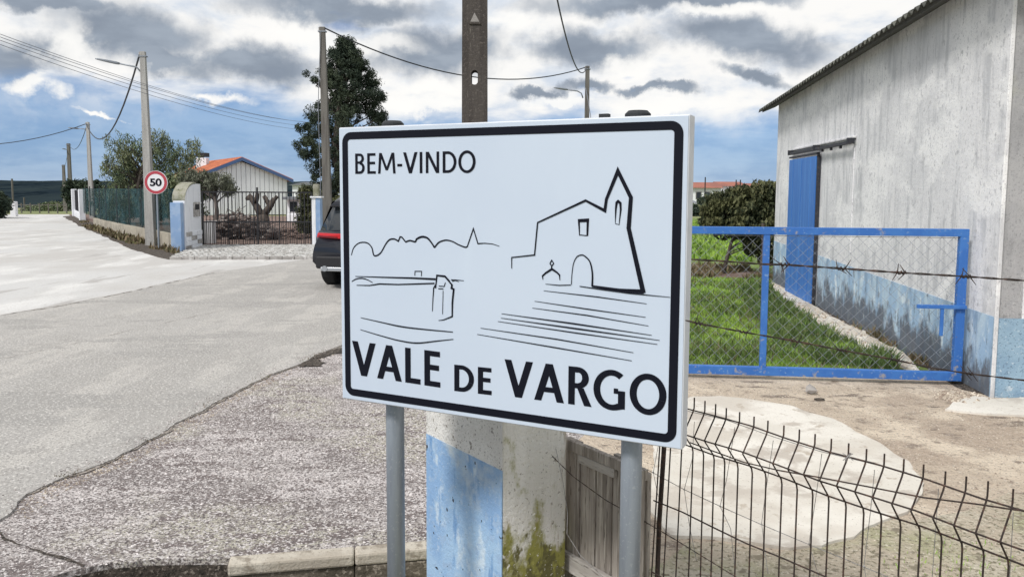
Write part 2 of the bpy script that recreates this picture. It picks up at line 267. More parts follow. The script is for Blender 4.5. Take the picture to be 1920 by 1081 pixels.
# ------------------------------------------------------------------ mesh builder
BASE = {}
class MB:
    def __init__(s): s.v = []; s.f = []
    def add(s, vs, fs):
        n = len(s.v); s.v += [tuple(p) for p in vs]; s.f += [tuple(n + i for i in f) for f in fs]; return s
    def ob(s, o, a, b, c):
        o, a, b, c = map(Vector, (o, a, b, c))
        vs = [o, o + a, o + a + b, o + b, o + c, o + a + c, o + a + b + c, o + b + c]
        return s.add(vs, [(3, 2, 1, 0), (4, 5, 6, 7), (0, 1, 5, 4), (1, 2, 6, 5), (2, 3, 7, 6), (3, 0, 4, 7)])
    def box(s, c, size, rz=0.0):
        c = Vector(c); ux = Vector((math.cos(rz), math.sin(rz), 0)) * size[0]; uy = Vector((-math.sin(rz), math.cos(rz), 0)) * size[1]; uz = Vector((0, 0, size[2]))
        return s.ob(c - ux / 2 - uy / 2 - uz / 2, ux, uy, uz)
    def tube(s, pts, r, n=6, cap=True):
        pts = [Vector(p) for p in pts]; k = len(pts)
        rs = r if isinstance(r, (list, tuple)) else [r] * k
        base = len(s.v); up = None
        for i, p in enumerate(pts):
            t = (pts[min(i + 1, k - 1)] - pts[max(i - 1, 0)]).normalized()
            if up is None:
                up = t.orthogonal().normalized()
            up = (up - t * up.dot(t)).normalized(); b = t.cross(up)
            for j in range(n):
                an = 2 * math.pi * j / n; s.v.append(tuple(p + (up * math.cos(an) + b * math.sin(an)) * rs[i]))
        for i in range(k - 1):
            for j in range(n):
                a0 = base + i * n + j; a1 = base + i * n + (j + 1) % n
                s.f.append((a0, a1, a1 + n, a0 + n))
        if cap:
            s.f.append(tuple(base + j for j in reversed(range(n)))); s.f.append(tuple(base + (k - 1) * n + j for j in range(n)))
        return s
    def prism(s, pts, vec):
        pts = [Vector(p) for p in pts]; vec = Vector(vec); n = len(pts)
        s.add(pts + [p + vec for p in pts], [tuple(reversed(range(n))), tuple(range(n, 2 * n))] + [(i, (i + 1) % n, n + (i + 1) % n, n + i) for i in range(n)])
        return s
    def loft(s, secs, closed=True, cap=True):
        n = len(secs[0]); base = len(s.v)
        for q in secs: s.v += [tuple(p) for p in q]
        for i in range(len(secs) - 1):
            for j in range(n if closed else n - 1):
                a = base + i * n + j; b = base + i * n + (j + 1) % n
                s.f.append((a, b, b + n, a + n))
        if cap:
            s.f.append(tuple(base + j for j in reversed(range(n)))); s.f.append(tuple(base + (len(secs) - 1) * n + j for j in range(n)))
        return s
    def rock(s, c, r, sq=(1, 1, .7), seed=0):
        c = Vector(c); rr = random.Random(seed * 91 + 3)
        vs = []; 
        for p in ICO[0]:
            k = r * (.75 + .5 * rr.random()); vs.append(c + Vector((p[0] * sq[0], p[1] * sq[1], p[2] * sq[2])) * k)
        return s.add(vs, ICO[1])
    def build(s, name, m, parent=None, smooth=False, bevel=0.0, base=None, auto=None):
        b = BASE[parent.name] if parent is not None else (Vector(base) if base is not None else Vector((0, 0, 0)))
        me = bpy.data.meshes.new(name); me.from_pydata([(p[0] - b.x, p[1] - b.y, p[2] - b.z) for p in s.v], [], s.f)
        me.materials.append(m)
        o = bpy.data.objects.new(name, me); COL.objects.link(o)
        if parent is None: o.location = b
        else: o.parent = parent
        bm = bmesh.new(); bm.from_mesh(me); bmesh.ops.recalc_face_normals(bm, faces=bm.faces); bm.to_mesh(me); bm.free()
        if smooth:
            for p in me.polygons: p.use_smooth = True
            if auto: 
                for ed in me.edges: pass
        if bevel:
            md = o.modifiers.new('bevel', 'BEVEL'); md.width = bevel; md.segments = 2; md.limit_method = 'ANGLE'
        BASE[o.name] = b
        return o
t_ = (1 + 5 ** .5) / 2
ICO = ([Vector(p).normalized() for p in [(-1, t_, 0), (1, t_, 0), (-1, -t_, 0), (1, -t_, 0), (0, -1, t_), (0, 1, t_), (0, -1, -t_), (0, 1, -t_), (t_, 0, -1), (t_, 0, 1), (-t_, 0, -1), (-t_, 0, 1)]],
       [(0, 11, 5), (0, 5, 1), (0, 1, 7), (0, 7, 10), (0, 10, 11), (1, 5, 9), (5, 11, 4), (11, 10, 2), (10, 7, 6), (7, 1, 8), (3, 9, 4), (3, 4, 2), (3, 2, 6), (3, 6, 8), (3, 8, 9), (4, 9, 5), (2, 4, 11), (6, 2, 10), (8, 6, 7), (9, 8, 1)])

def tag(o, label=None, cat=None, group=None, kind=None):
    for k, v in (('label', label), ('category', cat), ('group', group), ('kind', kind)):
        if v: o[k] = v
    return o
def thing(name, loc, label, cat, group=None):
    o = bpy.data.objects.new(name, None); o.empty_display_size = .2; COL.objects.link(o); o.location = loc
    BASE[o.name] = Vector(loc); return tag(o, label, cat, group)
def clone(root, offset, label, group=None):
    r = root.copy(); COL.objects.link(r); r.location = root.location + Vector(offset); r['label'] = label
    if group: r['group'] = group
    for ch in list(root.children):
        c = ch.copy(); COL.objects.link(c); c.parent = r
        for g in ch.children:
            d = g.copy(); COL.objects.link(d); d.parent = c
    return r
def quads(name, V, m, parent=None, base=(0, 0, 0), nv=4):
    """V: (N,nv,3) array of separate faces"""
    b = BASE[parent.name] if parent is not None else Vector(base)
    n = V.shape[0]; me = bpy.data.meshes.new(name)
    me.vertices.add(n * nv); me.vertices.foreach_set('co', (V.reshape(-1, 3) - np.array(b)).astype(np.float32).ravel())
    me.loops.add(n * nv); me.loops.foreach_set('vertex_index', np.arange(n * nv, dtype=np.int32))
    me.polygons.add(n); me.polygons.foreach_set('loop_start', np.arange(0, n * nv, nv, dtype=np.int32)); 
    me.update(calc_edges=True); me.validate(); me.materials.append(m)
    o = bpy.data.objects.new(name, me); COL.objects.link(o)
    if parent is None: o.location = b
    else: o.parent = parent
    BASE[o.name] = b
    return o
def jag(pts, step, amp, seed=0.0, closed=True):
    out = []; n = len(pts)
    for i in range(n if closed else n - 1):
        a = Vector(pts[i][:2]); b = Vector(pts[(i + 1) % n][:2]); L = (b - a).length; k = max(1, min(400, int(L / step)))
        nn = Vector((-(b - a).y, (b - a).x)).normalized()
        for j in range(k):
            p = a.lerp(b, j / k); q = Vector((p.x, p.y, seed))
            w = noise.noise(q * (1.1 / step * .25)) * 1.2 + noise.noise(q * (1.1 / step * .9)) * .5 + noise.noise(q * (.3 / step * .3)) * .6
            out.append((p + nn * w * amp))
    if not closed: out.append(Vector(pts[-1][:2]))
    return out
def sheet(name, pts, z, thick, m, step=.25, amp=.03, seed=0.0, kind='structure'):
    q = jag(pts, step, amp, seed); tri = tessellate_polygon([[Vector((p.x, p.y, 0)) for p in q]])
    n = len(q); mb = MB(); mb.v = [(p.x, p.y, z) for p in q] + [(p.x, p.y, z - thick) for p in q]
    mb.f = [tuple(t) for t in tri] + [(i, (i + 1) % n, n + (i + 1) % n, n + i) for i in range(n)]
    me = bpy.data.meshes.new(name); me.from_pydata(mb.v, [], mb.f); me.materials.append(m)
    bm = bmesh.new(); bm.from_mesh(me)
    for f in bm.faces:
        if abs(f.normal.z) > .5 and f.normal.z < 0: f.normal_flip()
    area = sum((q[i].x * q[(i + 1) % n].y - q[(i + 1) % n].x * q[i].y) for i in range(n))
    bm.to_mesh(me); bm.free()
    o = bpy.data.objects.new(name, me); COL.objects.link(o); BASE[o.name] = Vector((0, 0, 0))
    if kind: o['kind'] = kind
    return o
def g2(px, py): p = G(px, py); return (p.x, p.y)

# ------------------------------------------------------------------ terrain
def smooth(t): t = max(0, min(1, t)); return t * t * (3 - 2 * t)
def hgt(x, y):
    z = -.03 + .012 * noise.noise(Vector((x * .7, y * .7, 0)))
    z -= .27 * smooth((3.95 - y) / .15) * smooth((-.28 - x) / .12)
    z -= 3.0 * smooth((y - 56) / 90)
    return z
def axis(lo, hi, step, far, grow=1.35):
    a = list(np.arange(lo, hi, step)); s = step; x = a[-1]
    while x < far: s *= grow; x += s; a.append(x)
    s = step; x = a[0]; pre = []
    while x > -far: s *= grow; x -= s; pre.append(x)
    return list(reversed(pre)) + a
xs = axis(-3, 1, .09, 3500, 1.3); ys = axis(3, 4.6, .07, 4500, 1.25)
V = [(x, y, hgt(x, y)) for y in ys for x in xs]; nx = len(xs)
Fc = [(j * nx + i, j * nx + i + 1, (j + 1) * nx + i + 1, (j + 1) * nx + i) for j in range(len(ys) - 1) for i in range(nx - 1)]
g = MB(); g.v = V; g.f = Fc; tag(g.build('ground', M['meadow'], smooth=True), kind='structure')

# wooded hill and farther ridge behind the meadow
def ridge(name, m, y0, y1, x0, x1, top, rough, dx, seed):
    mb = MB(); rows = []
    xsr = np.arange(x0, x1, dx)
    for k, (fy, fz) in enumerate([(0, -.12), (.12, .32), (.3, .62), (.55, .88), (.8, 1.0), (1.0, .9), (1.4, 0)]):
        row = []
        for x in xsr:
            t = top(x) * fz
            if 0 < fz: t += rough * (noise.noise(Vector((x / dx * .37, k * 3.1, seed))) + .6 * noise.noise(Vector((x / dx * .9, k * 5.1, seed))))
            row.append((x, y0 + (y1 - y0) * fy, -3.2 + max(t, -.3)))
        rows.append(row)
    mb.loft(rows, closed=False, cap=False)
    return tag(mb.build(name, m, smooth=False), kind='structure')
ridge('wooded_hill', M['hill'], 190, 360, -460, 800, lambda x: 8.0 + 1.2 * noise.noise(Vector((x * .008, 0, 3))) - 3.4 * smooth((x + 40) / 130), .55, 2.0, 1)
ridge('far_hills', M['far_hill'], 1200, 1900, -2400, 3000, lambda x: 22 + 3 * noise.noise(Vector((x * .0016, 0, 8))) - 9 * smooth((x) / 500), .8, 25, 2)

# roads and verges
AE = [(0, 975), (53, 931), (120, 898), (198, 869), (260, 838), (338, 796), (400, 757), (453, 729), (520, 700), (554, 688), (600, 664), (632, 652)]
near_edge = [g2(*p) for p in AE]
asph = [(-3.3, -6)] + near_edge + [(-1.2, 12.5), (0.2, 20), (2.4, 32), (7.5, 56), (3.2, 57), (-2.6, 32), (-4.9, 20.6)] + [g2(400, 512), g2(240, 549), g2(0, 593)] + [(-9.2, 5), (-12, -6)]
SR_ = [g2(2, 402), g2(128, 402), g2(150, 421), g2(195, 442), g2(232, 461), g2(300, 481), (-4.6, 21.3), (-3.5, 19), g2(560, 520), g2(240, 580), g2(0, 640), (-14, 4), (-30, 6), (-46, 30)]
sheet('side_road', SR_, .008, .06, M['concrete_road'], .5, .06, 3)
sheet('asphalt_road', asph, .016, .07, M['asphalt'], .05, .03, 1)
# crack of dark soil along the asphalt edge
def strip(name, line, w, z, m, step=.06, seed=5.0, amp=.5):
    q = jag(line, .05, .03, 1, closed=False); q2 = []
    L = []; Rr = []
    for i, p in enumerate(q):
        a = q[max(0, i - 1)]; b = q[min(len(q) - 1, i + 1)]; d = (b - a).normalized() if (b - a).length > 0 else Vector((0, 1)); nn = Vector((-d.y, d.x))
        k = w * max(.02, .6 + 1.3 * noise.noise(Vector((p.x * 4, p.y * 4, seed))) + .9 * noise.noise(Vector((p.x * 17, p.y * 17, seed))))
        L.append((p.x + nn.x * k * .3, p.y + nn.y * k * .3, z)); Rr.append((p.x - nn.x * k, p.y - nn.y * k, z))
    mb = MB(); mb.loft([L, Rr], closed=False, cap=False); return tag(mb.build(name, m), kind='structure')
verge = [g2(-120, 1090), g2(60, 1100), g2(130, 1074), g2(205, 1056), g2(300, 1046), g2(428, 1046), (-.2, 3.9), (.1, 4.0), (.7, 5.8), (1.05, 7.5), (1.6, 12), (2.6, 20), (4.2, 30), (1.9, 31), (-.2, 20), (-1.4, 12.5)] + [(x - .12, y) for x, y in reversed(near_edge)] + [(-3.5, 3.4)]
sheet('gravel_verge', verge, .004, .03, M['verge'], .12, .03, 2)
sheet('verge_bank', verge, -.027, .30, M['soil_dark'], .12, .03, 2)
sheet('ditch_bed', [(-6, -3), (-.3, -3), (-.3, 3.85), (-1.3, 3.75), (-3.2, 3.6), (-6, 3)], -.294, .05, M['soil_dark'], .3, .03, 17)
strip('road_edge_soil', near_edge[1:] + [(-1.75, 10)], .026, .010, M['edge_soil'])
strip('edge_dark_strip', [g2(560, 690), g2(600, 668), g2(634, 657), (-1.7, 10)], .16, .014, M['soil_dark'], seed=9)  # flat strip of dark soil beside the asphalt edge
strip('verge_crack', [g2(-10, 985), g2(20, 1008), g2(60, 1030), g2(110, 1050), g2(160, 1062)], .014, .009, M['soil_dark'], seed=8)
strip('side_road_joint', [g2(0, 593), g2(120, 574), g2(240, 549), g2(330, 528), g2(400, 513)], .03, .021, M['edge_soil'], .2, seed=6)
strip('road_seam', [g2(-40, 685), g2(100, 655), g2(260, 618), g2(420, 583), g2(560, 556)], .006, 0.0205, M['edge_soil'], .3, seed=16)
# pale tyre lines on the side road
# yard in front of the gate
sheet('dirt_yard', [(-.1, -3), (-.1, 4.1), (.6, 5.8), (1.0, 7.2), (1.05, 7.75), (4.06, 7.5), (4.12, 6.76), (16, 5.6), (16, -3)], .006, .05, M['dirt'], .3, .04, 4)
sheet('mossy_ground', [(.0, -2), (.1, 2.6), (.45, 3.3), (.9, 3.9), (1.3, 3.75), (1.75, 4.05), (2.35, 4.2), (2.9, 4.5), (3.6, 4.4), (5, 4), (8, 2), (8, -2)], .010, .03, M['dirt_green'], .14, .10, 6)
SL = [(1230, 800), (1262, 757), (1300, 747), (1350, 746), (1400, 751), (1480, 765), (1560, 790), (1640, 832), (1700, 870), (1728, 900), (1732, 930), (1700, 965), (1655, 985), (1600, 1012), (1540, 1030), (1480, 1035), (1400, 1020), (1330, 1012), (1260, 1010), (1215, 960)]
sheet('concrete_slab', [g2(*p) for p in SL], .024, .05, M['slab'], .05, .018, 7)
sheet('broken_concrete', [g2(*p) for p in [(1775, 772), (1790, 757), (1830, 745), (1862, 751), (1925, 748), (2010, 742), (2010, 785), (1925, 783), (1850, 780)]], .022, .05, M['slab'], .10, .03, 8)
# lawn behind the gate
sheet('lawn', [(1.1, 7.72), (4.08, 7.42), (4.4, 9.5), (5.1, 15.3), (14, 14.5), (22, 50), (8, 55), (2.9, 22), (1.9, 12)], .002, .06, M['grass_soil'], .4, .04, 9)
SP = [(1441, 534), (1466, 565), (1508, 597), (1557, 625), (1599, 646), (1642, 671), (1700, 694), (1722, 700), (1712, 684), (1680, 655), (1642, 632), (1589, 612), (1543, 588), (1500, 560), (1471, 541), (1452, 531)]
sheet('concrete_strip', [g2(*p) for p in SP], .03, .06, M['slab'], .12, .03, 10)
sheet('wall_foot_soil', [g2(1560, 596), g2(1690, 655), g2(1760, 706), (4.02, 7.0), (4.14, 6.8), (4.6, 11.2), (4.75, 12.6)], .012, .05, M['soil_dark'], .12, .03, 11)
sheet('bare_earth_band', [(3.4, 16.4), (5.2, 16.2), (5.4, 18.2), (3.4, 18.6)], .012, .05, M['yard_soil'], .4, .1, 12)
# entrance on the left
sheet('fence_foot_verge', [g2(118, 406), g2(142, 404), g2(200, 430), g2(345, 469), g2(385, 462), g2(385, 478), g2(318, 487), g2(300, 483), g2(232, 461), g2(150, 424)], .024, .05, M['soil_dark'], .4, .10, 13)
sheet('yard_behind_gate', [g2(380, 461), g2(600, 461), (-3.5, 26), (-2, 40), (-8, 52), (-30, 54), (-24, 36), (-11, 24)], .004, .05, M['yard_soil'], .6, .06, 14)

# cobbled apron in front of the gate: real setts
apron = [Vector(g2(*p)) for p in [(352, 470), (384, 462), (600, 461), (640, 463), (640, 485), (560, 486), (400, 486), (322, 485)]]
def inside(p, poly):
    c = False; n = len(poly)
    for i in range(n):
        a, b = poly[i], poly[i - 1]
        if (a.y > p.y) != (b.y > p.y) and p.x < (b.x - a.x) * (p.y - a.y) / (b.y - a.y) + a.x: c = not c
    return c
mb = MB(); y = 19.8; row = 0
while y < 25.2:
    x = -12 + (row % 2) * .07
    while x < -4:
        p = Vector((x + random.uniform(-.015, .015), y + random.uniform(-.015, .015)))
        if inside(p, apron): mb.box((p.x, p.y, .035 + random.uniform(-.008, .010)), (.115, .125, .05), random.uniform(-.12, .12))
        x += .14
    y += .15; row += 1
tag(mb.build('cobbles', M['cobble']), kind='stuff', label='pale cobbles paving the apron before the iron gate')
sheet('cobble_bed', [tuple(p) for p in apron], .03, .06, M['stone_grey'], .3, .02, 15)
k0, k1 = Vector((*g2(318, 487.5), 0)), Vector((*g2(645, 487), 0)); kd = (k1 - k0) / 14
kb = thing('kerb', k0, 'low stone kerb along the cobbled apron before the iron gate', 'kerb')
for i in range(14):
    p = k0 + kd * i; mb = MB(); n_ = Vector((-kd.y, kd.x, 0)).normalized() * .14
    mb.ob(p + Vector((0, 0, -.03)), kd * .97, n_, (0, 0, .11 + .006 * (i % 3))); mb.build('kerb_stone', M['stone_grey'], kb, bevel=.01)

# stones on the verge and in the yard
def scatter(name, poly, n, r0, r1, m, z=.006, label=None, dens=None, seed=0):
    poly = [Vector(p) for p in poly]; xs_ = [p.x for p in poly]; ys_ = [p.y for p in poly]; rr = random.Random(seed); mb = MB(); c = 0; tries = 0
    oct_v = [Vector(v) for v in [(1, 0, 0), (0, 1, 0), (-1, 0, 0), (0, -1, 0), (0, 0, .8)]]; of = [(0, 1, 4), (1, 2, 4), (2, 3, 4), (3, 0, 4)]
    while c < n and tries < n * 12:
        tries += 1
        p = Vector((rr.uniform(min(xs_), max(xs_)), rr.uniform(min(ys_), max(ys_))))
        if not inside(p, poly): continue
        if dens and noise.noise(Vector((p.x * dens, p.y * dens, 3))) < rr.uniform(-.4, .3): continue
        r = r0 + (r1 - r0) * rr.random() ** 3; a = rr.uniform(0, 6.3); ca, sa = math.cos(a), math.sin(a); sx, sy = r * rr.uniform(.7, 1.3), r * rr.uniform(.6, 1.1)
        mb.add([(p.x + (v.x * sx * ca - v.y * sy * sa) + rr.uniform(-.2, .2) * r, p.y + (v.x * sx * sa + v.y * sy * ca), z + v.z * r * .8) for v in oct_v], of); c += 1
    return tag(mb.build(name, m), kind='stuff', label=label)
M['stones'] = mat('gravel_stones', (.50, .46, .44), [(45, 1, .42, .52, (.30, .265, .25)), (40, 1, .54, .60, (.74, .69, .67)), (38, 1, .60, .66, (.13, .12, .115))], .95)
M['stones_tan'] = mat('yard_stones', (.47, .40, .32), [(45, 1, .42, .52, (.28, .22, .175)), (40, 1, .56, .62, (.64, .57, .47))], .95)
vz = [g2(0, 1081), g2(130, 1074), g2(300, 1047), g2(428, 1044), (-.25, 3.95), (.2, 5.2), (-.6, 8), (-1.6, 9)] + [(x + .03, y) for x, y in reversed(near_edge)]
scatter('loose_gravel', vz, 15000, .004, .013, M['stones'], .003, 'loose pinkish gravel on the verge beside the asphalt', None, 1)
scatter('verge_grit', [(x - .14, y) for x, y in near_edge] + [(x + .02, y) for x, y in reversed(near_edge)], 900, .003, .010, M['stones'], .017, 'grit strewn along the asphalt edge', 3, 2)
scatter('edge_sand', [(x - .02, y) for x, y in near_edge] + [(x + .16, y) for x, y in reversed(near_edge)], 2200, .003, .010, M['stones_tan'], .005, 'sandy grit collected along the foot of the asphalt edge', 1.3, 12)
scatter('yard_pebbles', [(.1, 2.4), (1.1, 7.2), (4.0, 7.0), (6, 6.3), (5, 3), (2.5, 2)], 5000, .004, .013, M['stones_tan'], .007, 'pebbles strewn over the dirt yard', 1.5, 3)
scatter('ditch_litter', [(-3.2, 3.3), (-3.2, 3.7), (-1.3, 3.75), (-.3, 3.9), (-.3, 3.3)], 1500, .008, .03, M['stones_tan'], -.288, 'stones and litter in the ditch below the kerb', None, 4)
scatter('wall_debris', [g2(*p) for p in [(1750, 745), (1780, 728), (1835, 740), (1870, 752), (1815, 765)]], 160, .012, .05, M['stones_tan'], .008, 'broken plaster lying at the barn corner', None, 5)
scatter('strip_debris', [g2(*p) for p in SP], 500, .008, .035, M['stones_tan'], .03, 'chips of broken concrete on the strip beside the barn', 2, 6)
st = MB().rock(G(1520, 729, .045), .055, (1, 1, .8), 5).build('stone', M['stone_grey'], base=G(1520, 729)); tag(st, 'fist sized grey stone just in front of the blue gate', 'stone')
st = MB().rock(G(1536, 748, .012), .038, (1.3, 1, .4), 8).build('stone', M['soil_dark'], base=G(1536, 748)); tag(st, 'small dark flat stone on the dirt nearer than the grey stone', 'stone')

# grass
def blades(name, n, poly, h0, h1, m, lean=.5, wid=.006, label=None, z=.0, dens=None, wide_far=True, thr=0.0, seed=0):
    poly = [Vector(p) for p in poly]; r = np.random.default_rng(seed + 100)
    x0, x1 = min(p.x for p in poly), max(p.x for p in poly); y0, y1 = min(p.y for p in poly), max(p.y for p in poly)
    pts = []
    rr = random.Random(seed)
    tries = 0
    while len(pts) < n and tries < n * 15:
        tries += 1
        t = rr.random() ** 1.8; y = y0 + (y1 - y0) * t; p = Vector((rr.uniform(x0, x1), y))
        if not inside(p, poly): continue
        if dens is not None and noise.noise(Vector((p.x * dens, p.y * dens, 5 + seed))) < thr + rr.uniform(-.12, .12): continue
        pts.append((p.x, p.y))
    A = np.array(pts); k = len(A); far = np.maximum(1, A[:, 1] / 9.0) if wide_far else np.ones(k)
    cl = np.array([noise.noise(Vector((p[0] * 2.5, p[1] * 2.5, 1.0))) for p in pts])
    h = (h0 + (h1 - h0) * r.random(k) ** 1.6) * (1 + .7 * cl)
    an = r.random(k) * 6.283; w = wid * far * (.6 + .8 * r.random(k))
    dx, dy = np.cos(an), np.sin(an); la = r.random(k) * 6.283; ll = lean * h * r.random(k)
    B = np.c_[A, np.full(k, z)]
    v0 = B + np.c_[dx * w, dy * w, np.zeros(k)]; v1 = B - np.c_[dx * w, dy * w, np.zeros(k)]
    tip = B + np.c_[np.cos(la) * ll, np.sin(la) * ll, h]
    mid = (B + tip) / 2 + np.c_[np.zeros(k), np.zeros(k), h * .12]
    v2 = mid - np.c_[dx * w, dy * w, np.zeros(k)] * .7; v3 = mid + np.c_[dx * w, dy * w, np.zeros(k)] * .7
    q1 = np.stack([v0, v1, v2, v3], 1); q2 = np.stack([v3, v2, tip, tip + np.c_[dx, dy, np.zeros(k)] * .0005], 1)
    o = quads(name, np.concatenate([q1, q2]), m); return tag(o, kind='stuff', label=label)
lawn_poly = [(1.3, 7.65), (3.55, 7.45), g2(1642, 676), g2(1599, 652), g2(1557, 631), g2(1508, 603), g2(1466, 571), g2(1441, 540), (5.0, 16), (3.4, 16), (2.2, 11)]
blades('lawn_grass', 45000, lawn_poly, .02, .075, M['blade'], .8, .004, 'short bright green grass on the lawn behind the blue gate', .0, seed=1)
edge_poly = [(3.0, 7.7), (3.72, 7.5), g2(1650, 672), g2(1599, 648), g2(1557, 627), g2(1508, 598), g2(1466, 566), g2(1441, 534), g2(1380, 550), g2(1450, 640), g2(1560, 700)]
blades('weeds', 13000, edge_poly, .05, .17, M['weed'], .8, .007, 'dark weeds growing along the concrete strip by the barn', .0, 1.8, True, -.05, 2)
blades('wall_weeds', 1800, [g2(1580, 606), g2(1690, 660), g2(1780, 712), (4.05, 7.2), (4.5, 11)], .04, .15, M['dry_blade'], .9, .006, 'withered weeds at the foot of the barn wall', .012, 2.5, True, .0, 3)
blades('dry_weeds', 3500, [(3.4, 16.2), (5.2, 15.8), (5.4, 18.5), (3.6, 19)], .04, .15, M['dry_blade'], .8, .010, 'brown dry weeds across the back of the lawn', .0, .8, True, -.1, 4)
blades('lawn_weeds', 5000, lawn_poly, .04, .13, M['weed'], .9, .006, 'darker weed tufts scattered through the lawn', .0, 1.1, True, .10, 11)
blades('lawn_straw', 2500, lawn_poly, .04, .12, M['dry_blade'], .9, .004, 'dry straw coloured stalks scattered through the lawn', .0, 1.7, True, .08, 13)
blades('far_grass', 24000, [(4.5, 21), (6, 20), (13, 45), (8, 45)], .05, .22, M['blade'], .6, .014, 'bright grass of the field beyond the dry weeds', .0, seed=5)
blades('tuft_grass', 1500, [(.3, 2.4), (.9, 3.6), (1.3, 3.7), (2.4, 4.1), (3.6, 4.3), (4.2, 3.6), (3, 2), (1, 2)], .008, .028, M['blade'], .9, .002, 'tiny grass tufts on the ground beneath the wire fence', .012, 1.6, False, .12, 6)
blades('verge_weeds', 500, [(x + .02, y) for x, y in near_edge[2:]] + [(x - .06, y) for x, y in reversed(near_edge[2:])], .006, .025, M['dry_blade'], .9, .003, 'tiny dry weeds along the asphalt edge', .01, 1.5, False, .1, 7)
blades('fence_foot_weeds', 3000, [g2(150, 412), g2(205, 432), g2(345, 469), g2(330, 478), g2(240, 458), g2(150, 424)], .04, .2, M['dry_blade'], .8, .012, 'dry weeds at the foot of the green fence', .02, .6, True, -.05, 8)
blades('ditch_grass', 900, [(-3.2, 3.2), (-3.2, 3.68), (-1.35, 3.7), (-1.3, 3.2)], .03, .12, M['weed'], .8, .004, 'dark grass in the ditch at the near edge', -.29, None, False, 0, 9)

# ------------------------------------------------------------------ barn
A = Vector((4.11, 6.75, 0)); B = Vector((5.02, 15.3, 0)); wd = (B - A).normalized(); rd = Vector((wd.y, -wd.x, 0)); WL = (B - A).length; BWID = 7.6
hB = P(1449, 196, 15.3).z; hA = P(1872, -72, 6.8).z
barn = thing('barn', A, 'long whitewashed farm shed with blue painted wall foot and corrugated roof', 'barn')
up = Vector((0, 0, 1))
mb = MB(); th = rd * .22
mb.add([A, A + th, B + th, B, A + up * hA, A + th + up * hA, B + th + up * hB, B + up * hB], [(0, 3, 2, 1), (4, 5, 6, 7), (0, 1, 5, 4), (1, 2, 6, 5), (2, 3, 7, 6), (3, 0, 4, 7)])
w_ = mb.build('side_wall', M['plaster'], barn)
ridge_h = 1.9
def gable(o, hh, name, m, inn):
    q = [o, o + rd * BWID, o + rd * BWID + up * hh, o + rd * BWID / 2 + up * (hh + ridge_h), o + up * hh]
    return MB().prism(q, inn).build(name, m, barn)
gable(A - wd * .0 + rd * .002, hA, 'near_gable_wall', M['roughcast'], wd * -.03 + wd * .2)
gable(B - wd * .2 + rd * .002, hB, 'far_gable_wall', M['plaster'], wd * .203)
MB().ob(A + rd * (BWID - .2) , rd * .2, wd * WL, up * hB).build('back_wall', M['plaster'], barn)
# painted wall foot, two faces, 4 mm proud; broken by the door
def foot(s0, s1, h0, h1, name='painted_foot'):
    o = A - rd * .005; a = o + wd * s0; b = o + wd * s1
    return MB().prism([a, b, b + up * h1, a + up * h0], rd * .004).build(name, M['dado'], barn)
foot(0.0, 5.5, .70, .79); foot(7.3, WL, .80, .82)
MB().ob(A - wd * .006 - rd * .006, rd * BWID, wd * .005, up * .69).build('painted_foot', M['dado_rough'], barn)
# quoin strip at the near corner
MB().ob(A - wd * .022 - rd * .004, rd * .035, wd * .015, up * hA).build('corner_strip', M['plaster'], barn, bevel=.006)
# plaster ledge line
# corrugated roof sheets
eo = .30
pitch = .155
def roof_sheet(s0, s1, side):
    n = max(2, int((s1 - s0) / pitch) * 6); lo = []; hi = []; lo2 = []; hi2 = []
    for i in range(n + 1):
        s = s0 + (s1 - s0) * i / n; hh = hA + (hB - hA) * s / WL; wv_ = .025 * math.sin(2 * math.pi * s / pitch)
        k = ridge_h / (BWID / 2)
        if side < 0: e_ = A + wd * s - rd * eo + up * (hh - eo * k * .75 + wv_ + .04)
        else: e_ = A + wd * s + rd * (BWID + eo) + up * (hh - eo * k * .75 + wv_ + .04)
        r_ = A + wd * s + rd * BWID / 2 + up * (hh + ridge_h + wv_ + .05)
        lo.append(e_); hi.append(r_); lo2.append(e_ - up * .012); hi2.append(r_ - up * .012)
    m_ = MB(); m_.loft([lo, hi, hi2, lo2, lo], closed=False, cap=False); return m_
s = -.35; k = 0
while s < WL + .3:
    e1 = min(s + pitch * 6, WL + .35)
    roof_sheet(s, e1 + .02, -1).build('roof_sheet', M['fib_cement'], barn, smooth=False)
    roof_sheet(s, e1 + .02, 1).build('roof_sheet', M['fib_cement'], barn)
    s = e1; k += 1
    if e1 >= WL + .35: break
def eave_pt(s, off, dz): return A + wd * s - rd * off + up * (hA + (hB - hA) * s / WL + dz)
MB().loft([[eave_pt(-.3, .0, -.01), eave_pt(-.3, .24, -.11), eave_pt(-.3, .24, -.07), eave_pt(-.3, .0, .04)], [eave_pt(WL + .3, .0, -.01), eave_pt(WL + .3, .24, -.11), eave_pt(WL + .3, .24, -.07), eave_pt(WL + .3, .0, .04)]]).build('eave_board', M['soffit'], barn)
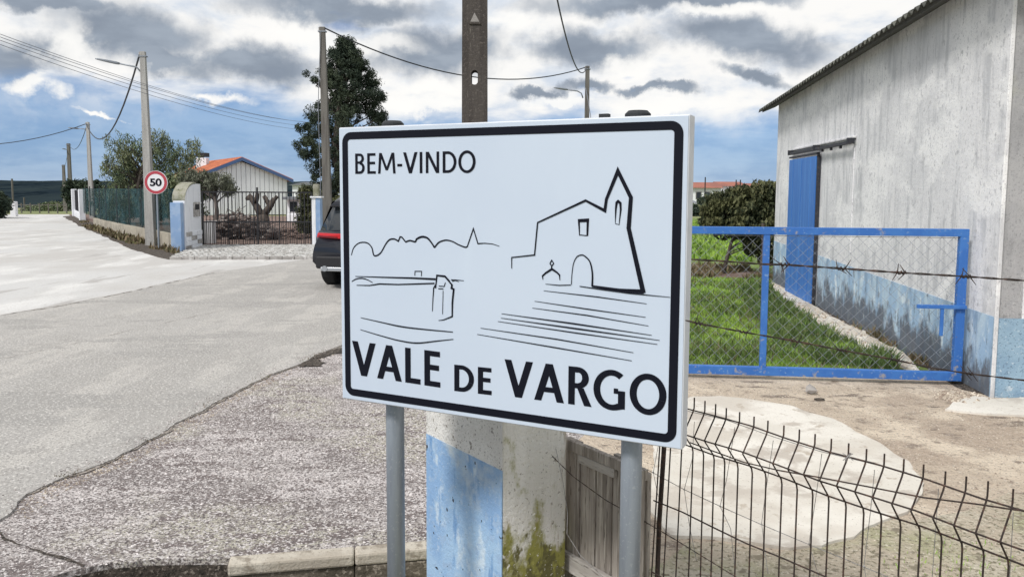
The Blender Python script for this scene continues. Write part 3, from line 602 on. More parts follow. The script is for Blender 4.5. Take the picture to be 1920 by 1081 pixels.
# sliding door
dr = thing  # alias not used for parts
s0, s1 = 5.55, 7.25
door = MB().ob(A + wd * s0 - rd * .055, rd * .045, wd * (s1 - s0), up * .01).build('sliding_door', M['dark_steel'], barn)
for i in range(6):
    w1 = (s1 - s0) / 6
    MB().ob(A + wd * (s0 + w1 * i + .008) - rd * (.075 + .004 * (i % 2)) + up * .03, rd * .045, wd * (w1 - .012), up * 2.27).build('door_panel', M['door_paint'], door, bevel=.004)
MB().ob(A + wd * (s0 - .03) - rd * .062 + up * .02, rd * .045, wd * .025, up * 2.30).build('door_edge', M['dark_steel'], door)
MB().ob(A + wd * (s0 - .05) - rd * .085 + up * 2.325, rd * .05, wd * (s1 - s0 + .05), up * .03).build('door_edge', M['dark_steel'], door)
rail = MB().ob(A + wd * 3.88 - rd * .10 + up * 2.385, rd * .04, wd * (7.28 - 3.88), up * .04).build('door_rail', M['dark_steel'], barn)
for q in (3.92, 5.6, 7.22):
    MB().ob(A + wd * (q - .03) - rd * .115 + up * 2.39, rd * .09, wd * .045, up * .075).build('rail_bracket', M['dark_steel'], rail)
for q in (4.3, 4.75, 5.2): MB().ob(A + wd * q - rd * .09 + up * 2.345, rd * .03, wd * .04, up * .038).build('roller', M['dark_steel'], rail)
MB().ob(A + wd * 3.9 - rd * .05 + up * 2.46, rd * .048, wd * 3.4, up * .035).build('rail_ledge', M['plaster'], barn, bevel=.01)
MB().ob(A + wd * 3.93 - rd * .012 + up * .95, rd * .011, wd * .02, up * 1.41).build('wall_joint', M['roughcast'], barn)

# ------------------------------------------------------------------ blue gate
gp = G(1791, 722); gd = Vector((-rd.x, -rd.y, 0)); nrm = Vector((-gd.y, gd.x, 0))
if nrm.y < 0: nrm = -nrm
gate = thing('farm_gate', gp, 'blue steel farm gate with chain link infill beside the whitewashed shed', 'gate')
zt = P(1791, 429, gp.y).z; LG = 3.05
def gbox(x0, x1, z0, z1, name, m=M['blue_paint'], d=.06, off=0, par=gate, bev=.004):
    return MB().ob(gp + gd * x0 - nrm * (d / 2 + off) + up * z0, gd * (x1 - x0), nrm * d, up * (z1 - z0)).build(name, m, par, bevel=bev)
gbox(-.04, LG, zt - .068, zt, 'top_rail'); gbox(-.04, LG, .045, .125, 'bottom_rail')
gbox(-.04, .035, .125, zt - .068, 'upright'); 
xm = 0
pm = P(1433, 600, 7.35); xm = (pm - gp).dot(gd)
gbox(xm - .028, xm + .028, .125, zt - .068, 'upright', d=.05); gbox(LG - .06, LG, .125, zt - .068, 'upright')
lz = P(1760, 573, gp.y).z
lx0 = (P(1712, 573, 7.27) - gp).dot(gd); lx1 = (P(1806, 573, 7.2) - gp).dot(gd)
lt = gbox(lx1, lx0, lz - .022, lz + .012, 'latch_bar', M['blue_paint'], .03, .045)
gbox((P(1762, 600, 7.2) - gp).dot(gd) - .015, (P(1762, 600, 7.2) - gp).dot(gd) + .015, lz - .27, lz - .022, 'latch_handle', M['blue_paint'], .02, .045, par=lt)
# chain link: two families of diagonals
def chain(x0, x1, z0, z1):
    mb = MB(); step = .105; o = 0.0; n = int((x1 - x0 + z1 - z0) / step) + 1
    for k in range(n):
        c = k * step
        for sgn in (1, -1):
            xa = c; za = 0; pts = []
            a = max(0, c - (x1 - x0)); b = min(c, z1 - z0)
            if b - a < .01: continue
            for zq in (a, b):
                xq = c - zq; xq = xq if sgn > 0 else (x1 - x0) - xq
                pts.append(gp + gd * (x0 + xq) + up * (z0 + zq) + nrm * .004 * sgn)
            mb.tube(pts, .0015, 4, False)
    mb.tube([gp + gd * x0 + up * (z1 - .01), gp + gd * x1 + up * (z1 - .01)], .003, 4)
    return mb.build('chain_link_mesh', M['mesh_wire'], gate)
chain(.035, xm - .028, .13, zt - .07); chain(xm + .028, LG - .06, .13, zt - .07)
lp = gp + gd * (LG + .12)
tag(MB().ob(lp - nrm * .07, gd * .14, nrm * .14, up * 1.55).build('gate_post', M['pillar_white'], base=lp, bevel=.01), 'white gate post at the free end of the blue gate', 'post')

# ------------------------------------------------------------------ welcome sign
yaw = .4682; su = Vector((math.cos(yaw), -math.sin(yaw), 0)); sn = Vector((-math.sin(yaw), -math.cos(yaw), 0)); SO = Vector((-.5819, 2.6969, 1.0362)); SW, SH = 1.183, .92
sign = thing('welcome_sign', Vector((SO.x + .55 * su.x, SO.y + .55 * su.y, -.05)), 'large white village welcome sign with black border, church drawing and two grey posts', 'sign')
def suv(px, py, off=0.0):
    d = ray(px, py); o = SO + sn * off; t = (o - CP).dot(sn) / d.dot(sn); q = CP + d * t - o; return Vector((q.dot(su), q.z))
def sp(u, v, off=0.0): return SO + su * u + up * v + sn * off
def rrect(u0, v0, u1, v1, r, n=8):
    o = []
    for cx, cy, a0 in ((u1 - r, v1 - r, 0), (u0 + r, v1 - r, 90), (u0 + r, v0 + r, 180), (u1 - r, v0 + r, 270)):
        for i in range(n + 1): an = math.radians(a0 + 90 * i / n); o.append((cx + r * math.cos(an), cy + r * math.sin(an)))
    return o
MB().ob(sp(0, 0, -.055), su * SW, up * SH, sn * .053).build('panel', M['sign_rim'], sign, bevel=.004)
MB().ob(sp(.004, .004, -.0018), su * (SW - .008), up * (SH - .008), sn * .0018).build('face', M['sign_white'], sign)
mb = MB(); ou = rrect(.0165, .0165, SW - .0165, SH - .0165, .035); inn = rrect(.0395, .0405, SW - .0415, SH - .0405, .010); n = len(ou)
mb.v = [tuple(sp(a, b, .0012)) for a, b in ou] + [tuple(sp(a, b, .0012)) for a, b in inn]; mb.f = [(i, (i + 1) % n, n + (i + 1) % n, n + i) for i in range(n)]
mb.build('border', M['sign_black'], sign)
# lettering from the built-in font
def text(s, px0, px1, v_of, h, bold, name='lettering', track=1.0):
    """px0/px1 = (x,y) baseline ends in the photograph; h = cap height in metres"""
    cu = bpy.data.curves.new(name, 'FONT'); cu.body = s; cu.size = 1; cu.offset = bold; cu.resolution_u = 6; cu.space_character = track
    o = bpy.data.objects.new(name, cu); COL.objects.link(o); bpy.context.view_layer.update()
    dg = bpy.context.evaluated_depsgraph_get(); me = bpy.data.meshes.new_from_object(o.evaluated_get(dg)); bpy.data.objects.remove(o)
    vs = [v.co.copy() for v in me.vertices]; x0 = min(v.x for v in vs); x1 = max(v.x for v in vs)
    return me, vs, x0, x1
def put_text(s, a, b, caph, bold, name, track=1.0, flat='E'):
    me, vs, x0, x1 = text(s, a, b, None, caph, bold, name, track)
    _, ref, _, _ = text(flat, a, b, None, caph, bold, name); r0 = min(v.y for v in ref); r1 = max(v.y for v in ref)
    ua, ub = suv(*a), suv(*b); sx = (ub.x - ua.x) / (x1 - x0); sy = caph / (r1 - r0)
    b_ = BASE[sign.name]
    for v in me.vertices:
        fx = (v.co.x - x0) * sx; t = fx / (ub.x - ua.x)
        q = sp(ua.x + fx, ua.y + (ub.y - ua.y) * t + (v.co.y - r0) * sy, .0012); v.co = q - b_
    me.materials.clear(); me.materials.append(M['sign_black']); me.name = name
    for p in me.polygons: p.material_index = 0
    o = bpy.data.objects.new(name, me); COL.objects.link(o); o.parent = sign; return o
def capheight(pa, pb): return abs(suv(*pa).y - suv(*pb).y)
def glyph(ch, w):
    """list of (kind, data) in units of the cap height, plus advance width; drawn as flat shapes"""
    h = w * .86; R_ = []
    def rect(x0, y0, x1, y1): R_.append([(x0, y0), (x1, y0), (x1, y1), (x0, y1)])
    def diag(xa, xb, k=1.0, y0=0, y1=1): R_.append([(xa - w * k / 2, y0), (xa + w * k / 2, y0), (xb + w * k / 2, y1), (xb - w * k / 2, y1)])
    def arc(cx_, cy_, rx, ry, a0, a1, n=28, hh=None):
        hh = hh or h; out = [(cx_ + rx * math.cos(math.radians(a0 + (a1 - a0) * i / n)), cy_ + ry * math.sin(math.radians(a0 + (a1 - a0) * i / n))) for i in range(n + 1)]
        inn_ = [(cx_ + (rx - w) * math.cos(math.radians(a0 + (a1 - a0) * i / n)), cy_ + (ry - hh) * math.sin(math.radians(a0 + (a1 - a0) * i / n))) for i in range(n + 1)]
        for i in range(n): R_.append([inn_[i], out[i], out[i + 1], inn_[i + 1]])
    sb = .09
    if ch == 'E': rect(sb, 0, sb + w, 1); rect(sb + w, 0, .58, h); rect(sb + w, 1 - h, .57, 1); rect(sb + w, .46, .54, .46 + h); adv = .64
    elif ch == 'L': rect(sb, 0, sb + w, 1); rect(sb + w, 0, .57, h); adv = .60
    elif ch == 'I': rect(sb, 0, sb + w, 1); adv = 2 * sb + w
    elif ch == '-': rect(.03, .33, .30, .33 + h); adv = .33
    elif ch == 'V': k = 1.12; diag(.415, .03 + w / 2, k); diag(.415, .80 - w / 2, k); adv = .83
    elif ch == 'A': k = 1.12; diag(.03 + w / 2, .42, k); diag(.81 - w / 2, .42, k); rect(.03 + w * .5 + .13, .24, .81 - w * .5 - .13, .24 + h * .92); adv = .84
    elif ch == 'M': diag(.06 + w / 2, .13 + w / 2, .95); diag(1.06 - w / 2, .99 - w / 2, .95); diag(.56, .13 + w * .55, .95, .16); diag(.56, .99 - w * .55, .95, .16); adv = 1.12
    elif ch == 'N': rect(sb, 0, sb + w * .95, 1); rect(.80 - w * .95, 0, .80, 1); R_.append([(.80 - w * 1.15, 0), (.80, 0), (sb + w * 1.15, 1), (sb, 1)]); adv = .89
    elif ch == 'O': arc(.48, .5, .44, .52, 0, 360, 44); adv = .96
    elif ch == 'D': rect(sb, 0, sb + w, 1); rect(sb + w, 0, .36, h); rect(sb + w, 1 - h, .36, 1); arc(.36, .5, .45, .5, -90, 90); adv = .86
    elif ch == 'B': rect(sb, 0, sb + w, 1); rect(sb + w, 0, .36, h); rect(sb + w, 1 - h, .36, 1); rect(sb + w, .50, .36, .50 + h * .9); arc(.36, .755, .245, .245, -90, 90, 16, h * .95); arc(.36, .29, .285, .29, -90, 90, 16, h); adv = .70
    elif ch == 'R': rect(sb, 0, sb + w, 1); rect(sb + w, 1 - h, .34, 1); rect(sb + w, .44, .36, .44 + h * .9); arc(.34, .72, .28, .28, -90, 90, 18, h * .95); R_.append([(.70 - w * 1.12, 0), (.70, 0), (.36 + w * .75, .46), (.36 - w * .25, .46)]); adv = .70
    elif ch == 'G': arc(.50, .5, .46, .52, 52, 300, 36); rect(.83 - w, .04, .83, .50); rect(.55, .42, .83 - w, .42 + h * .9); R_.append([(.60, -.01), (.60, h * .9), (.83 - w, h * 1.15), (.83, .055)]); adv = .90
    return R_, adv
def put_text(s_, a, b, caph, w, track=.0):
    ua, ub = suv(*a), suv(*b); G_ = [glyph(c, w) for c in s_]
    xs_ = [p[0] for p in [q for r in G_[0][0] for q in r]]; x = -min(xs_); pos = []
    for g_, adv in G_: pos.append(x); x += adv + track
    end = max(q[0] for r in G_[-1][0] for q in r) + pos[-1]; sx = (ub.x - ua.x) / end
    for (g_, adv), x0 in zip(G_, pos):
        mb = MB()
        for i, poly in enumerate(g_):
            pts = []
            for (gx, gy) in poly:
                fx = (x0 + gx) * sx; t = fx / (ub.x - ua.x); pts.append(sp(ua.x + fx, ua.y + (ub.y - ua.y) * t + gy * caph, .0010 + .00004 * (i % 14)))
            mb.add(pts, [tuple(range(len(pts)))])
        mb.build('letter', M['sign_black'], sign)
def capheight(pa, pb): return abs(suv(*pa).y - suv(*pb).y)
put_text('BEM-VINDO', (666.5, 326), (892, 323.5), capheight((668, 288), (668, 326)), .145, .005)
put_text('VALE', (661, 701), (826, 726), capheight((795, 656), (795, 722)), .175)
put_text('DE', (852, 732), (922, 740), capheight((898, 687), (898, 737)), .185)
put_text('VARGO', (946, 741), (1249, 780), capheight((1065, 689), (1065, 760)), .172)
# line drawing
lay = [0]
def stroke(pts, w, smoothc=False, mb=None):
    q = [suv(x, y) for x, y in pts]
    ws = w if isinstance(w, (list, tuple)) else [w] * len(q)
    sc_ = (suv(pts[0][0] + 1, pts[0][1]) - suv(*pts[0])).length
    if smoothc:
        r_ = []; wr = []
        for i in range(len(q) - 1):
            p0, p1, p2, p3 = q[max(i - 1, 0)], q[i], q[i + 1], q[min(i + 2, len(q) - 1)]
            for k in range(6):
                t = k / 6; r_.append(.5 * ((2 * p1) + (p2 - p0) * t + (2 * p0 - 5 * p1 + 4 * p2 - p3) * t * t + (3 * p1 - p0 - 3 * p2 + p3) * t ** 3)); wr.append(ws[i] * (1 - t) + ws[i + 1] * t)
        r_.append(q[-1]); wr.append(ws[-1]); q, ws = r_, wr
    L, Rr = [], []; off = .0012 + .00003 * (lay[0] % 25); lay[0] += 1
    for i, p in enumerate(q):
        a = (p - q[i - 1]).normalized() if i else (q[1] - p).normalized(); b = (q[i + 1] - p).normalized() if i < len(q) - 1 else a
        n_ = Vector((-(a + b).y, (a + b).x)); n_ = n_.normalized() if n_.length > 1e-6 else Vector((-a.y, a.x))
        na = Vector((-a.y, a.x)); m_ = min(2.6, 1 / max(.2, n_.dot(na))); h = ws[i] * sc_ / 2 * m_
        L.append(sp(*(p + n_ * h), off)); Rr.append(sp(*(p - n_ * h), off))
    mb.loft([L, Rr], closed=False, cap=False)
def zz(pts, ox, oy, s=2.8235): return [(x / s + ox, y / s + oy) for x, y in pts]
dz = MB()
U = lambda l: zz(l, 630, 200); D_ = lambda l: zz(l, 630, 500)
stroke(U([(82, 785), (95, 745), (125, 720), (165, 720), (190, 745), (203, 787), (235, 775), (265, 725), (285, 703), (310, 700), (332, 712)]), [1.2, 1.4, 1.6, 1.8, 2, 2.2, 2, 2, 2.2, 2.2, 2.4], True, dz)
stroke(U([(330, 714), (340, 688), (350, 690), (370, 716)]), 2.2, False, dz)
stroke(U([(368, 716), (392, 708), (420, 714), (428, 700), (455, 688), (485, 695), (508, 722), (522, 745)]), [2.2, 2.4, 2.6, 2.8, 3.2, 3, 2.6, 2.8], True, dz)
stroke(U([(522, 745), (545, 718), (580, 706), (615, 712), (650, 730), (685, 743), (697, 738)]), [2.6, 2.4, 2.2, 2, 2, 2.2, 2], True, dz)
stroke(U([(695, 742), (728, 645), (752, 724), (790, 722), (830, 726), (866, 738)]), [2, 2.2, 2, 1.4, 1.2, .8], False, dz)
stroke(U([(103, 897), (250, 902), (400, 906), (528, 912)]), [.9, 1.8, 2.4, 2.8], False, dz)
stroke(U([(84, 925), (105, 912), (135, 907), (165, 914), (195, 930)]), [1, 1.6, 1.8, 1.4, 1], True, dz)
stroke(U([(110, 944), (180, 945), (230, 937), (330, 940), (430, 937), (522, 934)]), [1, 1.6, 2, 1.8, 2, 2], False, dz)
stroke(U([(418, 893), (419, 870), (454, 870), (453, 896)]), 1.3, False, dz)
stroke(U([(528, 960), (535, 892), (578, 897), (602, 925)]), [2, 2.6, 3.2, 3.4], False, dz)
stroke(D_([(602, 80), (615, 95), (612, 112), (624, 118), (617, 190), (616, 262), (570, 280), (543, 283)]), [2.6, 3, 3.4, 3.2, 3.2, 2.4, 1.6, .8], False, dz)
stroke(D_([(610, 68), (640, 69), (678, 73)]), [1.6, 1.2, .8], False, dz)
stroke(D_([(615, 76), (632, 72), (652, 78)]), [1.2, 1.2, .8], False, dz)
stroke(D_([(528, 95), (518, 112), (514, 170), (511, 235)]), [2.2, 2, 1.5, 1], False, dz)
stroke(D_([(545, 101), (574, 103), (580, 82)]), 1.3, False, dz); stroke(D_([(542, 115), (570, 116)]), 1.4, False, dz); stroke(D_([(568, 125), (565, 250)]), 1, False, dz)
stroke(D_([(132, 268), (230, 290), (340, 314), (450, 328), (620, 344)]), [.8, 1.4, 2, 1.8, 1.2], True, dz)
stroke(D_([(130, 331), (240, 364), (340, 390), (430, 402), (530, 392), (622, 382)]), [.8, 1.4, 1.8, 2, 1.6, .9], True, dz)
# church
stroke(U([(931, 856), (931, 797), (1052, 784), (1068, 615)]), [1.2, 1.8, 2.2, 2.4], False, dz)
stroke(U([(1066, 614), (1322, 496), (1424, 550), (1432, 490), (1493, 340), (1562, 480), (1550, 642), (1628, 985)]), [2.4, 3.6, 5, 5, 6.2, 6.6, 7.2, 8], False, dz)
stroke(U([(1630, 978), (1500, 970), (1355, 948)]), [8, 6, 3.6], False, dz)
stroke(U([(1357, 950), (1358, 880), (1345, 820), (1318, 790), (1298, 784), (1275, 795), (1258, 830), (1250, 885), (1247, 940)]), [3.4, 3, 2.6, 2.2, 2, 1.6, 1.4, 1.3, 1.3], True, dz)
stroke(D_([(1110, 90), (1180, 97), (1245, 95)]), [.8, 1.6, 1.3], False, dz)
stroke(D_([(1290, 102), (1400, 118), (1560, 140), (1770, 160)]), [1.4, 2, 2, .8], False, dz)
stroke(U([(1290, 682), (1286, 600), (1334, 598), (1331, 684)]), [1.6, 3.8, 4.6, 3.2], False, dz); stroke(U([(1290, 678), (1328, 682)]), 1.6, False, dz)
stroke(U([(1286, 606), (1335, 604)]), 3.8, False, dz)
stroke(U([(1479, 615), (1482, 540), (1486, 508), (1494, 500), (1506, 510), (1508, 545), (1499, 625)]), [1, 3.4, 4.6, 4.8, 4.6, 3.4, 1], False, dz); stroke(U([(1478, 618), (1500, 624)]), 1, False, dz)
# bell roof with small cross mark
stroke(U([(1096, 915), (1094, 895), (1110, 880), (1144, 858), (1170, 876), (1184, 890), (1186, 918)]), [1, 2.8, 3.2, 3.8, 3.2, 2.8, 1], False, dz)
stroke(U([(1143, 862), (1142, 838)]), [3.2, 2], False, dz); stroke(U([(1133, 829), (1143, 812), (1153, 829), (1143, 842), (1133, 829)]), 2, False, dz)
for l in [((1100, 126), (1380, 158), (1645, 195)), ((1052, 181), (1340, 224), (1640, 266)), ((1040, 217), (1330, 256), (1655, 312)), ((877, 247), (1260, 300), (1672, 361)),
          ((874, 270), (1270, 326), (1714, 388)), ((858, 288), (1280, 350), (1702, 409)), ((766, 323), (1170, 382), (1575, 453)), ((748, 356), (1160, 426), (1567, 496))]:
    th_ = 2.6 if l[0][0] in (877, 874) else 1.9
    stroke(D_(l), [.8, th_, .8], False, dz)
dz.build('line_drawing', M['sign_black'], sign)
# posts with caps
def spost(px, py, topz):
    off = -.055 - .032; d = ray(px, py); o = SO + sn * off; t = (o - CP).dot(sn) / d.dot(sn); q = CP + d * t
    b = Vector((q.x, q.y, -.32)); tp = Vector((q.x, q.y, topz))
    po = MB().tube([b, tp], .0315, 24).build('post', M['galv_post'], sign, smooth=True)
    for p_ in po.data.polygons:
        if len(p_.vertices) > 4: p_.use_smooth = False
    MB().tube([tp - up * .004, tp + up * .008, tp + up * .017], [.037, .037, .028], 20).build('cap', M['cap'], po)
    for zq in (1.2, 1.8): MB().tube([q.xy.to_3d() + up * zq + sn * .02 - su * .06, q.xy.to_3d() + up * zq + sn * .02 + su * .06], .02, 6).build('clamp', M['galv_post'], po)
spost(741, 800, SO.z + SH + .006); spost(1184, 860, SO.z + SH + .006)
bp = sp(.93, SH + .006, -.03); MB().box(bp, (.028, .02, .012), -yaw).build('clip', M['cap'], sign)

# ------------------------------------------------------------------ pillar, wooden gate, kerb in the foreground
pa = Vector((*G(801, 812, .75).xy, 0)); pb = Vector((*G(943, 882, .75).xy, 0)); pdv = (pb - pa); pdir = pdv.normalized(); pperp = Vector((-pdir.y, pdir.x, 0))
if pperp.x < 0: pperp = -pperp
rt = G(1062, 930, .55); 
# depth of the pillar so that its far right edge lies at px 1062
dd = ray(1062, 900); a_ = pb; det = dd.x * (-pperp.y) + pperp.x * dd.y
tt = (a_.x * -pperp.y + pperp.x * a_.y) / det; wdt = ((dd.xy * tt) - a_.xy).dot(pperp.xy)
pil = thing('gate_pillar', pa, 'square masonry pillar painted white above blue behind the welcome sign', 'pillar')
PH = 1.3
MB().ob(pa + up * -.32, pdv, pperp * wdt, up * (PH + .32)).build('masonry', M['pillar_side'], pil, bevel=.006)
npl = -pperp
MB().ob(pa + npl * .004 + up * .751, pdv, npl * -.003, up * (PH - .76)).build('white_face', M['pillar_white'], pil)
MB().ob(pa + npl * .005 + up * -.32, pdv, npl * -.004, up * 1.071).build('blue_face', M['pillar_blue'], pil)
MB().ob(pa - pdir * .02 + npl * .02 + up * PH, pdir * (pdv.length + .04), pperp * (wdt + .04), up * .05).build('coping', M['kerb'], pil, bevel=.008)
# kerb at the verge's near end
kA = Vector((*G(432, 1046).xy, 0)); kB = Vector((*G(802, 1016).xy, 0)); kdv = kB - kA; kn = Vector((kdv.y, -kdv.x, 0)).normalized()
kk = thing('stone_kerb', kA, 'rough concrete kerb beside the grey post at the end of the gravel verge', 'kerb')
lens = [0, .62, 1.0]
for i in range(2):
    p = kA + kdv * lens[i]; MB().ob(p + up * -.045, kdv * (lens[i + 1] - lens[i] - .004), kn * .10, up * .060).build('kerb_stone', M['kerb'], kk, bevel=.012)
    MB().ob(p + up * -.32 - kn * .02, kdv * (lens[i + 1] - lens[i] - .004), kn * (.105 + .01 * i), up * .272).build('footing', M['shaded_footing'], kk, bevel=.006)

# wooden gate leaf
wa = Vector((*(P(1060, 850, 3.05)).xy, 0)); wb = Vector((*(P(1216, 900, 2.68)).xy, 0)); wv2 = wb - wa; wdir = wv2.normalized(); wn = Vector((wdir.y, -wdir.x, 0))
if wn.y > 0: wn = -wn
wg = thing('wooden_gate', wa, 'weathered grey plank gate leaning between the pillar and the right sign post', 'gate')
z1 = P(1066, 823, 3.02).z; z0 = -.02
npk = 5; pk = wv2.length / npk
for i in range(npk):
    MB().ob(wa + wdir * (pk * i + .003) + up * (z0 + .01 * (i % 2)), wdir * (pk - .008), wn * -.02, up * (z1 - z0 - .015 * ((i * 7) % 3))).build('plank', M['old_wood'], wg, bevel=.002)
zt2 = P(1068, 843, 3.0).z
MB().ob(wa + wn * .001 + up * zt2, wv2, wn * .022, up * (z1 - zt2 + .004)).build('cross_rail', M['old_wood'], wg, bevel=.003)
zb2 = P(1075, 1042, 2.98).z
MB().ob(wa + wn * .001 + up * (zb2 - .07), wv2, wn * .022, up * .07).build('cross_rail', M['old_wood_pale'], wg, bevel=.003)
MB().ob(wa + wn * .001 + up * (zt2 - .035) + wdir * .10, wdir * .20, wn * .020, up * .034).build('batten', M['old_wood_pale'], wg, bevel=.003)
MB().ob(wb - wdir * .03 + wn * .024 + up * -.02, wdir * .04, wn * .02, up * (z1 + .03)).build('stile', M['old_wood'], wg, bevel=.003)

# ------------------------------------------------------------------ welded mesh fence
fd = Vector((.565, -.825, 0)); f0 = Vector((.583, 2.57, 0)); fn_ = Vector((-.825, -.565, 0))
fence = thing('wire_fence', f0, 'low rusty welded wire fence panel with a folded top right of the sign', 'fence')
tops = [(1302, 745), (1322, 751), (1342, 757), (1362, 764.5), (1387, 772), (1414, 780.5), (1440, 788), (1470, 797), (1499, 804.5), (1528.5, 813), (1559, 822), (1591.5, 830.5), (1625, 841), (1658.5, 850), (1695, 860), (1732, 870), (1773, 883), (1812, 892.5), (1853, 901.5), (1900, 916), (1950, 931), (2004, 948), (2064, 966)]
def onfence(px, py):
    d = ray(px, py); t = (f0 - CP).dot(fn_) / d.dot(fn_); return CP + d * t
H1, H2, H3, H4, H5 = 1.045, .972, .922, .685, .43
stns = [onfence(x, y) for x, y in tops]
# left, partly hidden behind the sign
s_first = (stns[0] - f0).dot(fd)
for k in range(1, 4): stns.insert(0, Vector((*(f0 + fd * (s_first - .05 * k)).xy, stns[0].z)))
rw = .0024
for i, q in enumerate(stns):
    b = Vector((q.x, q.y, 0)); j = random.uniform(-.002, .002); ln = -fd * (.05 * max(0, (4 - i)) / 4)
    pts = [b + up * .02 + ln + fn_ * .002, b + up * .45 + ln * .5, b + up * (H3 - .02), b + up * (H3 - .004) + fn_ * .004, b + up * H2 + fn_ * (.047 + j), b + up * (H1 - .010) + fn_ * .006, b + up * (H1 + .004), b + up * max(H1 + .02, q.z)]
    MB().tube(pts, rw, 6).build('upright_wire', M['rusty_wire'], fence)
e0 = f0 + fd * (s_first - .17); e1 = f0 + fd * 1.45
for hz_, off in ((H1, .0048), (H2, .043), (H3, .0048), (H4, .0048), (H5, .0048), (.17, .0048)):
    pts = [e0.lerp(e1, t / 12) + up * (hz_ + .004 * math.sin(t * 1.7 + hz_ * 9)) + fn_ * off for t in range(13)]
    MB().tube(pts, rw * 1.08, 6).build('line_wire', M['rusty_wire'], fence)
rp = P(1243, 850, 2.72)
tag(MB().tube([Vector((P(1229, 1081, 2.72).x, 2.72, -.1)), P(1236, 980, 2.72), P(1245, 840, 2.72), P(1246, 790, 2.72)], [.0085] * 4, 8).build('rusty_post', M['rusty_wire'], base=(rp.x, rp.y, 0)), 'thin rusty steel rod standing upright beside the right sign post', 'post')
# old light wire netting behind the welded fence
net = thing('wire_netting', f0 + fn_ * -.05, 'sagging thin galvanised stock netting just behind the rusty wire fence', 'netting')
def nf(px, py, off=.05):
    d = ray(px, py); o = f0 - fn_ * off; t = (o - CP).dot(fn_) / d.dot(fn_); return CP + d * t
for pl in ([(1207, 876), (1283, 917), (1352, 949), (1429, 983), (1515, 1019), (1620, 1062), (1700, 1095)], [(1290, 770), (1360, 786), (1450, 818), (1540, 846), (1600, 860), (1700, 885)]):
    MB().tube([nf(*p) for p in pl], .0012, 5).build('line_wire', M['galv_wire'], net)
for pl in ([(1237, 820), (1225, 885), (1234, 930)], [(1302, 790), (1298, 860), (1283, 917), (1292, 980), (1306, 1050)], [(1378, 800), (1362, 900), (1350, 948), (1370, 990), (1378, 1070)],
           [(1450, 825), (1436, 920), (1428, 980), (1440, 1075)], [(1541, 850), (1530, 930), (1517, 1018), (1535, 1080)], [(1640, 880), (1632, 960), (1620, 1060), (1625, 1090)], [(1760, 915), (1748, 1080)], [(1900, 960), (1893, 1085)]):
    MB().tube([nf(*p) for p in pl], .0010, 5).build('stay_wire', M['galv_wire'], net)
for p in [(1225, 885), (1283, 917), (1350, 948), (1428, 982), (1517, 1019), (1620, 1061)]:
    MB().rock(nf(*p, .048), .0035, (1, 1, 1), int(p[0])).build('knot', M['galv_wire'], net)

# barbed wires
def barbed(name, pts, m, r, barbs, blen, label, seed=0, twist=True):
    rr = random.Random(seed); th_ = thing(name, pts[0], label, 'barbed wire')
    # dense path
    path = []
    for i in range(len(pts) - 1):
        L = (pts[i + 1] - pts[i]).length; k = max(1, int(L / .012))
        for j in range(k): path.append(pts[i].lerp(pts[i + 1], j / k))
    path.append(pts[-1])
    for ph in (0, math.pi):
        q = []
        for i, p in enumerate(path):
            d = (path[min(i + 1, len(path) - 1)] - path[max(i - 1, 0)]).normalized(); a = d.cross(up).normalized(); b = d.cross(a)
            an = i * 1.25 + ph; q.append(p + (a * math.cos(an) + b * math.sin(an)) * r * .8)
        MB().tube(q, r * .72, 5).build('strand', m, th_)
    for bpnt in barbs:
        i = min(range(len(path)), key=lambda k: (path[k] - bpnt).length); c = path[i]; d = (path[min(i + 1, len(path) - 1)] - path[max(i - 1, 0)]).normalized()
        mb = MB()
        coil = [c + d * (k * .0011 - .008) + (d.cross(up).normalized() * math.cos(k * 1.1) + up * math.sin(k * 1.1)) * r * 2.0 for k in range(15)]
        mb.tube(coil, r * .8, 5)
        for k in range(4):
            v = Vector((rr.uniform(-1, 1), rr.uniform(-.6, .6), rr.uniform(.5, 1) * (1 if k % 2 else -1))).normalized()
            e_ = d * (.006 if k < 2 else -.006); mb.tube([c + e_, c + e_ + v * blen], [r * .75, r * .35], 5)
        mb.build('barb', m, th_)
    return th_
YW = 1.42
def wy(px, a=1.30): return a + (1500 - px) / 1500 * .20
U1 = [(1296, 486), (1350, 489), (1430, 495), (1472, 496), (1577, 503), (1690, 511), (1811, 518), (1925, 526), (2040, 535)]
barbed('barbed_wire', [P(x, y, wy(x)) for x, y in U1], M['rusty_wire'], .0014, [P(x, y, wy(x)) for x, y in U1[3:7]], .017, 'upper strand of rusty barbed wire crossing in front of the blue gate', 1)
U2 = [(1285, 600), (1310, 606), (1394, 622), (1491, 639), (1578, 656), (1678, 674), (1740, 688), (1817, 700), (1925, 713), (2040, 726)]
barbed('barbed_wire', [P(x, y, wy(x, 1.45)) for x, y in U2], M['rusty_wire'], .0013, [P(x, y, wy(x, 1.45)) for x, y in [U2[1], U2[2], U2[3], U2[4], U2[5], U2[7]]], .016, 'lower strand of rusty barbed wire crossing in front of the blue gate', 2)
U3 = [(1039, 858), (1075, 893), (1136, 937), (1207, 976), (1265, 1010), (1372, 1076), (1460, 1130)]
dep = [2.83, 2.8, 2.74, 2.66, 2.6, 2.45, 2.3]
barbed('barbed_wire', [P(x, y, d) for (x, y), d in zip(U3, dep)], M['rusty_wire'], .0013, [P(1040, 859, 2.83), P(1207, 976, 2.66)], .012, 'rusty barbed wire nailed to the pillar and passing the wooden gate', 3)
U4 = [(1294, 829), (1340, 846), (1395, 866), (1460, 881), (1530, 893), (1640, 914), (1732, 932), (1830, 944), (1925, 958), (2040, 972)]
